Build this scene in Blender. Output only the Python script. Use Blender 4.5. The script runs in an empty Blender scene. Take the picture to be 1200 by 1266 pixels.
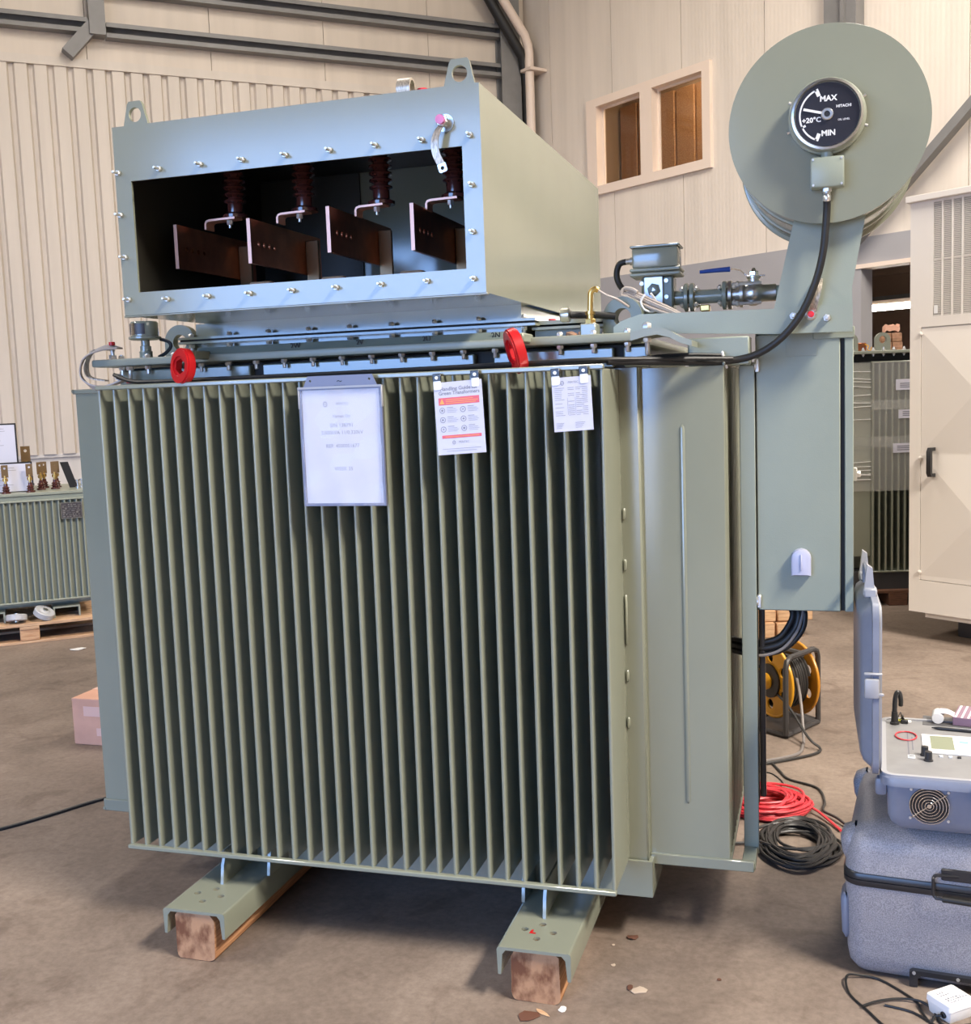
import bpy, bmesh, math, random
from mathutils import Vector, Matrix
from math import sin, cos, pi, radians as R
random.seed(7)
S = bpy.context.scene
COL = S.collection
V = Vector

# ------------------------------------------------------------------ camera
cam_d = bpy.data.cameras.new('camera'); cam = bpy.data.objects.new('camera', cam_d); COL.objects.link(cam)
cam_d.sensor_fit = 'HORIZONTAL'; cam_d.sensor_width = 36.0; cam_d.lens = 40.5
cam_d.clip_start = 0.05; cam_d.clip_end = 200
yaw, pitch, roll = -0.296529, -0.106030, -0.036520
fw = V((sin(yaw)*cos(pitch), cos(yaw)*cos(pitch), sin(pitch)))
r0 = V((cos(yaw), -sin(yaw), 0)); u0 = r0.cross(fw)
rt = cos(roll)*r0 + sin(roll)*u0; up = -sin(roll)*r0 + cos(roll)*u0
M = Matrix.Identity(4)
for i in range(3):
    M[i][0], M[i][1], M[i][2] = rt[i], up[i], -fw[i]
M.translation = V((2.1599, -2.9569, 1.6896))
cam.matrix_world = M
S.camera = cam

# ------------------------------------------------------------------ world, lamps, exposure
S.view_settings.view_transform = 'Standard'; S.view_settings.look = 'None'
S.view_settings.gamma = 1.0; S.view_settings.use_curve_mapping = False
S.view_settings.exposure = 0.50
S.cycles.use_denoising = True
S.cycles.max_bounces = 10; S.cycles.diffuse_bounces = 5; S.cycles.glossy_bounces = 4
S.cycles.sample_clamp_indirect = 6
W = bpy.data.worlds.new('World'); S.world = W; W.use_nodes = True
bg = W.node_tree.nodes['Background']
bg.inputs[0].default_value = (0.28, 0.50, 1.0, 1); bg.inputs[1].default_value = 7.6

def area(name, loc, sx, sy, power, col, rot=(0, 0, 0), portal=False):
    d = bpy.data.lights.new(name, 'AREA'); d.shape = 'RECTANGLE'; d.size = sx; d.size_y = sy
    d.energy = power; d.color = col
    o = bpy.data.objects.new(name, d); COL.objects.link(o); o.location = loc; o.rotation_euler = rot
    if portal: d.cycles.is_portal = True
    return o
DOOR = (-4.7, 1.0, 4.6)          # door opening behind the camera: x0, x1, height
REAR_Y = -8.0
area('door_portal', ((DOOR[0]+DOOR[1])/2, REAR_Y-0.05, DOOR[2]/2), DOOR[1]-DOOR[0], DOOR[2], 1, (1, 1, 1), (R(90), 0, 0), True)
ROOF = 8.2
sun_d = bpy.data.lights.new('sun', 'SUN'); sun_d.energy = 16; sun_d.angle = R(0.6); sun_d.color = (1.0, 0.93, 0.82)
sun = bpy.data.objects.new('sun', sun_d); COL.objects.link(sun)      # travels along the rear wall: lights the yard, not the hall
sun.rotation_euler = V((1.0, -0.12, -0.85)).to_track_quat('-Z', 'Y').to_euler()
for i, (x, y, p) in enumerate([(-7.0, -3.0, 640), (-1.5, 4.5, 150), (7.4, -2.6, 1500), (3.6, 3.4, 360)]):
    area('overhead_fill', (x, y, ROOF-0.12), 1.2, 3.0, p, (1.0, 0.92, 0.82))  # unseen fill lamps added under the ceiling to brighten walls and transformer

# ------------------------------------------------------------------ materials
def nn(nt, t, **kw):
    n = nt.nodes.new(t)
    for k, v in kw.items():
        if k.startswith('i_'):
            n.inputs[int(k[2:]) if k[2:].isdigit() else k[2:].replace('_', ' ')].default_value = v
        else: setattr(n, k, v)
    return n
def mat(name, col, rough=0.5, metal=0.0, noise=0.0, nscale=8.0, bump=0.0, bscale=60.0, spec=0.5, coat=0.0, col2=None, emit=None, alpha=None, trans=0.0, stretch=None, detail=4, rlo=0.35, rhi=0.65, rnoise=0.0):
    m = bpy.data.materials.new(name); m.use_nodes = True; nt = m.node_tree
    b = nt.nodes['Principled BSDF']
    b.inputs['Base Color'].default_value = (*col, 1); b.inputs['Roughness'].default_value = rough
    b.inputs['Metallic'].default_value = metal; b.inputs['Specular IOR Level'].default_value = spec
    if coat: b.inputs['Coat Weight'].default_value = coat; b.inputs['Coat Roughness'].default_value = 0.08
    if trans: b.inputs['Transmission Weight'].default_value = trans
    if alpha is not None: b.inputs['Alpha'].default_value = alpha
    if emit: b.inputs['Emission Color'].default_value = (*emit[0], 1); b.inputs['Emission Strength'].default_value = emit[1]
    tc = nn(nt, 'ShaderNodeTexCoord'); vec = tc.outputs['Object']
    if stretch:
        mp = nn(nt, 'ShaderNodeMapping'); mp.inputs['Scale'].default_value = stretch
        nt.links.new(vec, mp.inputs[0]); vec = mp.outputs[0]
    if noise or col2:
        t = nn(nt, 'ShaderNodeTexNoise'); t.inputs['Scale'].default_value = nscale; t.inputs['Detail'].default_value = detail
        nt.links.new(vec, t.inputs['Vector'])
        cr = nn(nt, 'ShaderNodeValToRGB'); cr.color_ramp.elements[0].position = rlo; cr.color_ramp.elements[1].position = rhi
        c2 = col2 or tuple(c*(1-noise) for c in col)
        cr.color_ramp.elements[0].color = (*c2, 1); cr.color_ramp.elements[1].color = (*col, 1)
        nt.links.new(t.outputs[0], cr.inputs[0]); nt.links.new(cr.outputs[0], b.inputs['Base Color'])
        if rnoise:
            mr = nn(nt, 'ShaderNodeMapRange'); mr.inputs[3].default_value = rough-rnoise; mr.inputs[4].default_value = rough+rnoise
            nt.links.new(t.outputs[0], mr.inputs[0]); nt.links.new(mr.outputs[0], b.inputs['Roughness'])
    if bump:
        t2 = nn(nt, 'ShaderNodeTexNoise'); t2.inputs['Scale'].default_value = bscale; t2.inputs['Detail'].default_value = 2
        nt.links.new(vec, t2.inputs['Vector'])
        bp = nn(nt, 'ShaderNodeBump'); bp.inputs['Strength'].default_value = bump; bp.inputs['Distance'].default_value = 0.002
        nt.links.new(t2.outputs[0], bp.inputs['Height']); nt.links.new(bp.outputs[0], b.inputs['Normal'])
    return m

PAINT = mat('transformer_paint', (0.236, 0.252, 0.196), 0.15, noise=0.05, nscale=3, bump=0.02, bscale=90, spec=0.95)
PAINT2 = mat('cabinet_paint', (0.275, 0.308, 0.250), 0.32, noise=0.04, nscale=5, bump=0.12, bscale=260)
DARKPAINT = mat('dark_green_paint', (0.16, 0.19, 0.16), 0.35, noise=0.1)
PAINTL = mat('pale_green_paint', (0.27, 0.29, 0.235), 0.35, noise=0.05)
ZINC = mat('zinc_plated_steel', (0.62, 0.62, 0.60), 0.28, 1.0)
BOLT = mat('bolt_steel', (0.72, 0.71, 0.68), 0.36, 0.85)
BOXSHADE = mat('box_shade', (0.030, 0.028, 0.022), 0.45)  # near-black colour put in for the shade inside the cable box
BRONZE = mat("dark_bronze", (0.22, 0.14, 0.07), 0.4, 0.6)
STEEL = mat('stainless_steel', (0.55, 0.54, 0.53), 0.30, 1.0, noise=0.15, nscale=30)
CHROME = mat('chrome', (0.75, 0.75, 0.76), 0.12, 1.0)
COPPER = mat('copper', (0.62, 0.25, 0.14), 0.32, 1.0, noise=0.25, nscale=14)
COPPER_EDGE = mat('copper_cut_edge', (0.85, 0.48, 0.36), 0.45, 0.6)
BRASS = mat('brass', (0.72, 0.50, 0.18), 0.28, 1.0)
PORC = mat('brown_porcelain', (0.075, 0.022, 0.018), 0.12, spec=0.6, coat=0.4)
BLACK = mat('black_rubber', (0.010, 0.010, 0.010), 0.5)
BLACKP = mat('black_plastic', (0.020, 0.020, 0.022), 0.30)
GASKET = mat('gasket_black', (0.010, 0.010, 0.010), 0.7)
RED = mat('red_paint', (0.50, 0.010, 0.014), 0.30)
REDP = mat('red_plastic_cap', (0.70, 0.03, 0.05), 0.3)
PINK = mat('pink_cap', (0.62, 0.20, 0.42), 0.4)
BLUE = mat('blue_grip', (0.02, 0.07, 0.30), 0.35)
BRAID = mat('tinned_braid', (0.62, 0.56, 0.48), 0.45, 0.7, noise=0.5, nscale=260, stretch=(1, 1, 0.25))
WIRE = mat('white_wire', (0.44, 0.38, 0.33), 0.4)
TERRA = mat('cork_grey_wire', (0.42, 0.36, 0.32), 0.5)
PAPER = mat('paper', (0.60, 0.60, 0.69), 0.55)
INK = mat('grey_ink', (0.16, 0.16, 0.20), 0.6)
INKL = mat('pale_ink', (0.26, 0.26, 0.31), 0.6)
INKR = mat('red_ink', (0.72, 0.13, 0.17), 0.6)
INKO = mat('orange_ink', (0.85, 0.40, 0.10), 0.6)
POUCH = mat('clear_vinyl', (0.90, 0.91, 0.97), 0.08, spec=0.6, alpha=0.16)
POUCHG = mat('grey_plastic', (0.15, 0.16, 0.24), 0.35)
DIAL = mat('dial_black', (0.018, 0.018, 0.026), 0.25)
WHITE = mat('white_marking', (0.75, 0.75, 0.75), 0.4)
WHITEP = mat('white_plastic', (0.80, 0.79, 0.77), 0.35)
LILAC = mat('pale_lilac_plastic', (0.46, 0.47, 0.60), 0.35)
LABEL = mat('blank_plate', (0.265, 0.295, 0.245), 0.30)
ENCL = mat('white_enclosure_paint', (0.72, 0.67, 0.61), 0.38, bump=0.03)
CASEB = mat('bluegrey_case_plastic', (0.195, 0.215, 0.275), 0.40, noise=0.12, nscale=14, bump=0.1, bscale=200)
CASEL = mat('grey_panel_plastic', (0.25, 0.25, 0.255), 0.42, noise=0.1, nscale=20)
CHEST = mat('speckled_grey_plastic', (0.35, 0.335, 0.345), 0.45, nscale=330, detail=2, col2=(0.20, 0.192, 0.205), rlo=0.36, rhi=0.64, bump=0.15, bscale=300)
CASEG = mat('light_grey_latch', (0.34, 0.345, 0.37), 0.4)
LCD = mat('lcd_screen', (0.25, 0.28, 0.19), 0.2)
YELLOW = mat('yellow_reel_plastic', (0.72, 0.34, 0.015), 0.35)
YDARK = mat('amber_reel_plastic', (0.62, 0.26, 0.02), 0.35)
CABLEK = mat('dark_cable', (0.03, 0.028, 0.027), 0.45)
CABLER = mat('red_cable', (0.62, 0.045, 0.06), 0.4)
CABLEG = mat('grey_cable', (0.20, 0.18, 0.17), 0.4)
FRAMEK = mat('dark_tube_steel', (0.045, 0.042, 0.042), 0.4)
CARD = mat('cardboard', (0.66, 0.36, 0.25), 0.7, noise=0.15, nscale=6)
TAPE = mat('packing_tape', (0.72, 0.46, 0.38), 0.4)
LEAF = mat('dry_leaf', (0.12, 0.05, 0.03), 0.7)
FLAKE = mat('pale_flake', (0.50, 0.40, 0.31), 0.7)
GREYB = mat('grey_steelwork', (0.20, 0.195, 0.19), 0.45, noise=0.1)
DKGREY = mat('dark_steelwork', (0.05, 0.05, 0.055), 0.5)
GREYW = mat('grey_block_paint', (0.36, 0.35, 0.36), 0.6, noise=0.05, nscale=2)
FRAMEW = mat('cream_frame', (0.80, 0.66, 0.55), 0.4)
PIPEW = mat('cream_pipe', (0.70, 0.58, 0.49), 0.4)
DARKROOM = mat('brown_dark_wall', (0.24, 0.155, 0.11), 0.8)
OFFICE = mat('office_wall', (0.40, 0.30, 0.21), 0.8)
TUBE = mat('lit_tube', (1, 1, 1), 0.5, emit=((1.0, 0.93, 0.84), 16.0))
TAN = mat('tan_block', (0.50, 0.27, 0.16), 0.7, noise=0.3, nscale=30)
ALU = mat('cast_aluminium', (0.60, 0.60, 0.62), 0.35, 0.9)
CASTOR = mat('pale_castor_plastic', (0.42, 0.42, 0.43), 0.4)
WRAP = mat('stretch_film', (0.75, 0.76, 0.72), 0.12, alpha=0.26, bump=0.9, bscale=9, stretch=(1, 1, 6))
PLATEK = mat('nameplate_black', (0.05, 0.045, 0.05), 0.4)

def glass_mat():
    m = bpy.data.materials.new('window_glass'); m.use_nodes = True; nt = m.node_tree; nt.nodes.clear()
    o = nn(nt, 'ShaderNodeOutputMaterial'); mx = nn(nt, 'ShaderNodeMixShader'); t = nn(nt, 'ShaderNodeBsdfTransparent'); g = nn(nt, 'ShaderNodeBsdfGlossy')
    t.inputs[0].default_value = (0.82, 0.78, 0.72, 1); g.inputs['Roughness'].default_value = 0.02
    f = nn(nt, 'ShaderNodeFresnel'); f.inputs[0].default_value = 1.5
    ge = nn(nt, 'ShaderNodeNewGeometry'); sb = nn(nt, 'ShaderNodeMath', operation='SUBTRACT'); sb.inputs[0].default_value = 1.0; ml = nn(nt, 'ShaderNodeMath', operation='MULTIPLY')
    nt.links.new(ge.outputs['Backfacing'], sb.inputs[1]); nt.links.new(f.outputs[0], ml.inputs[0]); nt.links.new(sb.outputs[0], ml.inputs[1])
    nt.links.new(ml.outputs[0], mx.inputs[0]); nt.links.new(t.outputs[0], mx.inputs[1]); nt.links.new(g.outputs[0], mx.inputs[2]); nt.links.new(mx.outputs[0], o.inputs[0])
    return m
GLASS = glass_mat()

def wood_mat(name, c1, c2, scale=(3, 30, 30)):
    m = mat(name, c1, 0.75, col2=c2, nscale=6, stretch=scale, detail=6, bump=0.25, bscale=16); return m
WOOD = wood_mat('sawn_timber', (0.52, 0.27, 0.13), (0.30, 0.13, 0.055), (22, 1.2, 22))
WOODEND = mat('timber_end_grain', (0.47, 0.25, 0.125), 0.8, col2=(0.17, 0.062, 0.025), nscale=26, detail=9, rlo=0.34, rhi=0.54, bump=0.8, bscale=34, stretch=(1, 1, 0.6))
WOODP = wood_mat('pallet_wood', (0.60, 0.39, 0.23), (0.42, 0.25, 0.14), (1.5, 14, 14))
WOODB = wood_mat('pale_block_wood', (0.58, 0.36, 0.20), (0.42, 0.22, 0.11), (1.5, 16, 16))

def floor_mat():
    m = bpy.data.materials.new('worn_concrete'); m.use_nodes = True; nt = m.node_tree; b = nt.nodes['Principled BSDF']
    tc = nn(nt, 'ShaderNodeTexCoord'); vec = tc.outputs['Object']
    def noise(sc, det, rough=0.6, dist=0.0):
        t = nn(nt, 'ShaderNodeTexNoise'); t.inputs['Scale'].default_value = sc; t.inputs['Detail'].default_value = det; t.inputs['Roughness'].default_value = rough
        t.inputs['Distortion'].default_value = dist; nt.links.new(vec, t.inputs['Vector']); return t.outputs[0]
    def ramp(src, stops):
        r = nn(nt, 'ShaderNodeValToRGB'); e = r.color_ramp.elements
        while len(e) < len(stops): e.new(0.5)
        for k, (p, c) in enumerate(stops): e[k].position = p; e[k].color = (*c, 1)
        nt.links.new(src, r.inputs[0]); return r.outputs[0]
    base = ramp(noise(1.3, 7, 0.62, 0.6), [(0.30, (0.148, 0.113, 0.090)), (0.48, (0.208, 0.161, 0.129)), (0.66, (0.272, 0.214, 0.173))])
    fine = ramp(noise(38, 5, 0.7), [(0.30, (0.70, 0.68, 0.66)), (0.62, (1.06, 1.06, 1.06))])
    st = ramp(noise(3.4, 4, 0.6, 1.5), [(0.33, (0.66, 0.62, 0.60)), (0.46, (1, 1, 1))])
    def mul(a, c, f):
        x = nn(nt, 'ShaderNodeMix', data_type='RGBA', blend_type='MULTIPLY'); x.inputs[0].default_value = f
        nt.links.new(a, x.inputs[6]); nt.links.new(c, x.inputs[7]); return x.outputs[2]
    nt.links.new(mul(mul(base, fine, 0.8), st, 0.7), b.inputs['Base Color'])
    rr = nn(nt, 'ShaderNodeMapRange'); rr.inputs[3].default_value = 0.48; rr.inputs[4].default_value = 0.75
    nt.links.new(noise(5, 4), rr.inputs[0]); nt.links.new(rr.outputs[0], b.inputs['Roughness'])
    bp = nn(nt, 'ShaderNodeBump'); bp.inputs['Strength'].default_value = 0.25; bp.inputs['Distance'].default_value = 0.003
    nt.links.new(noise(30, 6, 0.7), bp.inputs['Height']); nt.links.new(bp.outputs[0], b.inputs['Normal'])
    return m
FLOORM = floor_mat()

def wall_mat(name, col, ribs=0.0, dirt=0.10):
    m = bpy.data.materials.new(name); m.use_nodes = True; nt = m.node_tree; b = nt.nodes['Principled BSDF']
    tc = nn(nt, 'ShaderNodeTexCoord'); b.inputs['Roughness'].default_value = 0.5
    mp = nn(nt, 'ShaderNodeMapping'); mp.inputs['Scale'].default_value = (3, 3, 0.25); nt.links.new(tc.outputs['Object'], mp.inputs[0])
    t = nn(nt, 'ShaderNodeTexNoise'); t.inputs['Scale'].default_value = 2.0; t.inputs['Detail'].default_value = 5; nt.links.new(mp.outputs[0], t.inputs['Vector'])
    r = nn(nt, 'ShaderNodeValToRGB'); r.color_ramp.elements[0].position = 0.3; r.color_ramp.elements[1].position = 0.6
    r.color_ramp.elements[0].color = (*[c*(1-dirt) for c in col], 1); r.color_ramp.elements[1].color = (*col, 1)
    nt.links.new(t.outputs[0], r.inputs[0]); nt.links.new(r.outputs[0], b.inputs['Base Color'])
    if ribs:
        w = nn(nt, 'ShaderNodeTexWave', wave_type='BANDS', bands_direction='X'); w.inputs['Scale'].default_value = ribs
        nt.links.new(tc.outputs['Object'], w.inputs['Vector'])
        bp = nn(nt, 'ShaderNodeBump'); bp.inputs['Strength'].default_value = 0.18; bp.inputs['Distance'].default_value = 0.004
        nt.links.new(w.outputs[0], bp.inputs['Height']); nt.links.new(bp.outputs[0], b.inputs['Normal'])
    return m
WALLR = wall_mat('cream_panel', (0.735, 0.652, 0.562), ribs=8.0)
WALLL = wall_mat('cream_sheeting', (0.60, 0.535, 0.465))
WALLU = wall_mat('cream_upper_cladding', (0.62, 0.54, 0.455))
WALLB = wall_mat('grey_white_plinth', (0.62, 0.585, 0.55))
WALLX = wall_mat('plain_hall_wall', (0.20, 0.18, 0.155))
YARD = mat('yard_concrete', (0.46, 0.42, 0.37), 0.8, noise=0.15, nscale=1.5)

# ------------------------------------------------------------------ mesh helpers
WM = {}                                    # object name -> world matrix (rigid)
def tri_fill(loops):
    """filled 2-D region (outer loop, then hole loops): (points, faces)"""
    bm = bmesh.new(); es = []
    for L in loops:
        vs = [bm.verts.new((x, y, 0)) for x, y in L]
        es += [bm.edges.new((vs[i], vs[(i+1) % len(vs)])) for i in range(len(vs))]
    bmesh.ops.triangle_fill(bm, use_beauty=True, use_dissolve=False, edges=es, normal=(0, 0, 1))
    bm.verts.index_update(); pts = [(v.co.x, v.co.y) for v in bm.verts]; fs = [[v.index for v in f.verts] for f in bm.faces]
    fs = [f if sum((pts[f[i]][0]*pts[f[(i+1) % len(f)]][1]-pts[f[(i+1) % len(f)]][0]*pts[f[i]][1]) for i in range(len(f))) > 0 else f[::-1] for f in fs]
    bm.free(); return pts, fs
def circ(cx, cy, r, n=24, ph=0.0, ry=None):
    return [(cx+r*cos(ph+2*pi*i/n), cy+(ry or r)*sin(ph+2*pi*i/n)) for i in range(n)]
def rrect(x0, y0, x1, y1, r, n=5):
    out = []
    for cx, cy, a in ((x1-r, y1-r, 0), (x0+r, y1-r, pi/2), (x0+r, y0+r, pi), (x1-r, y0+r, 1.5*pi)):
        out += [(cx+r*cos(a+pi/2*i/n), cy+r*sin(a+pi/2*i/n)) for i in range(n+1)]
    return out
def area2(L): return sum(L[i][0]*L[(i+1) % len(L)][1]-L[(i+1) % len(L)][0]*L[i][1] for i in range(len(L)))
AX = {  # plane axes: profile (a, b) extruded along c
    'y': lambda a, b, c: (a, c, b),        # profile in x,z ; along y
    'x': lambda a, b, c: (c, a, b),        # profile in y,z ; along x
    'z': lambda a, b, c: (a, b, c)}
def spline(P, n=8):
    P = [V(p) for p in P]; out = []
    for i in range(len(P)-1):
        a, b, c, d = P[max(i-1, 0)], P[i], P[i+1], P[min(i+2, len(P)-1)]
        for k in range(n):
            t = k/n; out.append(0.5*((2*b)+(c-a)*t+(2*a-5*b+4*c-d)*t*t+(3*b-a-3*c+d)*t**3))
    out.append(P[-1]); return out
class MB:
    def __init__(s, frame=None): s.bm = bmesh.new(); s.F = frame or Matrix.Identity(4); s.mi = 0
    def vs(s, L): return [s.bm.verts.new(s.F @ V(p)) for p in L]
    def face(s, vs):
        try: f = s.bm.faces.new(vs); f.material_index = s.mi; return f
        except ValueError: return None
    def poly(s, L): return s.face(s.vs(L))
    def box(s, x0, x1, y0, y1, z0, z1, bev=0.0, seg=1):
        v = s.vs([(x0, y0, z0), (x1, y0, z0), (x1, y1, z0), (x0, y1, z0), (x0, y0, z1), (x1, y0, z1), (x1, y1, z1), (x0, y1, z1)])
        fs = [s.face([v[i] for i in q]) for q in ((0, 3, 2, 1), (4, 5, 6, 7), (0, 1, 5, 4), (1, 2, 6, 5), (2, 3, 7, 6), (3, 0, 4, 7))]
        if bev:
            es = list({e for f in fs for e in f.edges})
            rb = bmesh.ops.bevel(s.bm, geom=es, offset=bev, segments=seg, affect='EDGES', profile=0.5)
            for f in rb['faces']: f.material_index = s.mi
        return s
    def obox(s, o, ux, uy, uz, bev=0.0, seg=1):
        """oriented box: corner o and three edge vectors"""
        o, ux, uy, uz = V(o), V(ux), V(uy), V(uz); F = s.F
        m = Matrix((ux.normalized(), uy.normalized(), uz.normalized())).transposed().to_4x4(); m.translation = o
        s.F = F @ m; s.box(0, ux.length, 0, uy.length, 0, uz.length, bev, seg); s.F = F; return s
    def prism(s, loops, c0, c1, ax='z', bev=0.0):
        if isinstance(loops[0][0], (int, float)): loops = [loops]
        loops = [L if (area2(L) > 0) == (i == 0) else L[::-1] for i, L in enumerate(loops)]
        pts, fs = tri_fill(loops) if (len(loops) > 1) else (loops[0], [list(range(len(loops[0])))])
        f = AX[ax]; key = lambda a, b: (round(a, 5), round(b, 5)); D = []
        for c in (c0, c1):
            d = {}
            for a, b in [q for L in loops for q in L]+list(pts):
                if key(a, b) not in d: d[key(a, b)] = s.vs([f(a, b, c)])[0]
            D.append(d)
            for q in fs: s.face([d[key(*pts[i])] for i in q])
        for L in loops:
            n = len(L)
            for i in range(n):
                p, q = key(*L[i]), key(*L[(i+1) % n])
                if p != q: s.face([D[0][p], D[0][q], D[1][q], D[1][p]])
        return s
    def rings(s, R_, cap0=True, cap1=True, closed=False):
        L = [s.vs(r) for r in R_]; n = len(L[0])
        for j in range(len(L)-1 + (1 if closed else 0)):
            a, b = L[j], L[(j+1) % len(L)]
            for i in range(n): s.face([a[i], a[(i+1) % n], b[(i+1) % n], b[i]])
        if not closed:
            if cap0: s.face(L[0][::-1])
            if cap1: s.face(L[-1])
        return s
    def lathe(s, prof, o, d, n=24, cap=True):
        """prof: (radius, height along d) list"""
        o, d = V(o), V(d).normalized(); a = d.orthogonal().normalized(); b = d.cross(a)
        return s.rings([[o+d*h+(a*cos(2*pi*i/n)+b*sin(2*pi*i/n))*max(r, 1e-5) for i in range(n)] for r, h in prof], cap, cap)
    def cyl(s, p0, p1, r, n=16, r1=None):
        p0, p1 = V(p0), V(p1); d = p1-p0
        return s.lathe([(r, 0), (r if r1 is None else r1, d.length)], p0, d, n)
    def hexn(s, p0, d, r, h):
        return s.lathe([(r, 0), (r, h*0.85), (r*0.88, h)], p0, d, 6)
    def bolt(s, p, d, r=0.011, stud=0.012, washer=True):
        p, d = V(p), V(d).normalized()
        if washer: s.lathe([(r*1.5, 0), (r*1.5, 0.002)], p, d, 12)
        s.hexn(p+d*0.002, d, r, r*1.0)
        if stud: s.lathe([(r*0.55, 0), (r*0.55, stud*0.9), (r*0.4, stud)], p+d*(0.002+r), d, 8)
        return s
    def tube(s, P, r, n=8, sub=0, closed=False):
        P = [V(p) for p in (spline(P, sub) if sub else P)]
        T = []
        for i in range(len(P)):
            a = P[i-1] if (i or closed) else P[i]; b = P[(i+1) % len(P)] if (i < len(P)-1 or closed) else P[i]
            T.append((b-a).normalized())
        nrm = T[0].orthogonal().normalized(); Rg = []
        for i, p in enumerate(P):
            nrm = (nrm - T[i]*nrm.dot(T[i]))
            nrm = nrm.normalized() if nrm.length > 1e-6 else T[i].orthogonal().normalized()
            b = T[i].cross(nrm); rr = r if not callable(r) else r(i/(len(P)-1))
            Rg.append([p+(nrm*cos(2*pi*k/n)+b*sin(2*pi*k/n))*rr for k in range(n)])
        return s.rings(Rg, closed=closed)
    def ribbon(s, P, w, t, side):
        """flat strap along P, width w along vector side, thickness t"""
        P = [V(p) for p in P]; side = V(side).normalized(); Rg = []
        for i, p in enumerate(P):
            T = (P[min(i+1, len(P)-1)]-P[max(i-1, 0)]).normalized(); nn_ = T.cross(side).normalized()
            Rg.append([p-side*w/2-nn_*t/2, p+side*w/2-nn_*t/2, p+side*w/2+nn_*t/2, p-side*w/2+nn_*t/2])
        return s.rings(Rg)
    def text(s, body, size, m, align='CENTER', ext=0.0002, bold=0.0):
        c = bpy.data.curves.new('txt', 'FONT'); c.body = body; c.size = size; c.align_x = align; c.align_y = 'CENTER'
        c.extrude = ext; c.resolution_u = 2; c.offset = bold
        o = bpy.data.objects.new('txt', c); COL.objects.link(o)
        dg = bpy.context.evaluated_depsgraph_get(); me = o.evaluated_get(dg).to_mesh()
        v = s.vs([m @ x.co for x in me.vertices])
        for p in me.polygons: s.face([v[i] for i in p.vertices])
        o.evaluated_get(dg).to_mesh_clear(); bpy.data.objects.remove(o); bpy.data.curves.remove(c); return s
    def mesh(s, name, mats, inv=None, smooth=40):
        bm = s.bm
        if inv is not None: bm.transform(inv)
        bmesh.ops.recalc_face_normals(bm, faces=bm.faces)
        me = bpy.data.meshes.new(name); bm.to_mesh(me); bm.free()
        for m in (mats if isinstance(mats, (list, tuple)) else [mats]): me.materials.append(m)
        if smooth:
            for p in me.polygons: p.use_smooth = True
            me.set_sharp_from_angle(angle=R(smooth))
        return me
    def build(s, name, mats, parent=None, smooth=40, loc=None):
        """link as ONE object; vertices given in world space. loc = own origin when top-level"""
        if parent is not None: mw = WM[parent.name]
        else: mw = Matrix.Translation(V(loc) if loc else V((0, 0, 0)))
        o = bpy.data.objects.new(name, s.mesh(name, mats, mw.inverted(), smooth)); COL.objects.link(o)
        if parent is not None: o.parent = parent
        else: o.matrix_world = mw
        WM[o.name] = mw; return o
def tag(o, label, cat, group=None, kind=None):
    o['label'] = label; o['category'] = cat
    if group: o['group'] = group
    if kind: o['kind'] = kind
    return o
def struct(o): o['kind'] = 'structure'; return o
def thing(name, label, cat, loc=(0, 0, 0), rz=0.0, group=None):
    o = bpy.data.objects.new(name, None); COL.objects.link(o); o.empty_display_size = 0.1
    o.location = loc; o.rotation_euler = (0, 0, rz)
    WM[o.name] = Matrix.Translation(V(loc)) @ Matrix.Rotation(rz, 4, 'Z')
    return tag(o, label, cat, group)
def inst(name, me, parent, at=(0, 0, 0), rz=0.0):
    """another piece sharing mesh data; 'at' in world space, axes of the parent unless rz"""
    o = bpy.data.objects.new(name, me); COL.objects.link(o); o.parent = parent
    mw = WM[parent.name]; o.location = mw.inverted() @ V(at); o.rotation_euler = (0, 0, rz)
    WM[o.name] = Matrix.Translation(V(at)) @ Matrix.Rotation(rz, 4, 'Z') @ mw.to_3x3().to_4x4(); return o
def stuff(o): o['kind'] = 'stuff'; return o
def lab(o, t): o['label'] = t; return o
def frame2(o, dx, dz=(0, 0, 1)):
    """frame with X along dx (horizontal), Z up, origin o; Y = Z x X"""
    dx = V(dx).normalized(); dz = V(dz); dy = dz.cross(dx)
    m = Matrix((dx, dy, dz)).transposed().to_4x4(); m.translation = V(o); return m
FRONT = lambda x, y, z, a=0.0: Matrix.Translation((x, y, z)) @ Matrix.Rotation(pi/2, 4, 'X') @ Matrix.Rotation(a, 4, 'Z')   # text facing -Y

# ------------------------------------------------------------------ the hall
CORNER = V((-1.340, 10.844, 0))
DL = V((-0.744, -0.668, 0)).normalized(); DR = V((0.808, -0.589, 0)).normalized()
FLW = frame2(CORNER, DL)      # X to the left along the left wall, Y into the hall
FRW = frame2(CORNER, DR)      # X to the right along the right wall, Y away from the hall
m = MB(); m.box(-16, 16, REAR_Y-0.2, 16, -0.12, 0.0)
struct(m.build('floor', FLOORM))
m = MB(); m.box(-60, 60, -80, REAR_Y-0.205, -0.12, -0.01)
struct(m.build('ground', YARD))
m = MB(); m.box(-16, 12, REAR_Y, 14, ROOF, ROOF+0.15)
struct(m.build('ceiling', WALLX))
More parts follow.
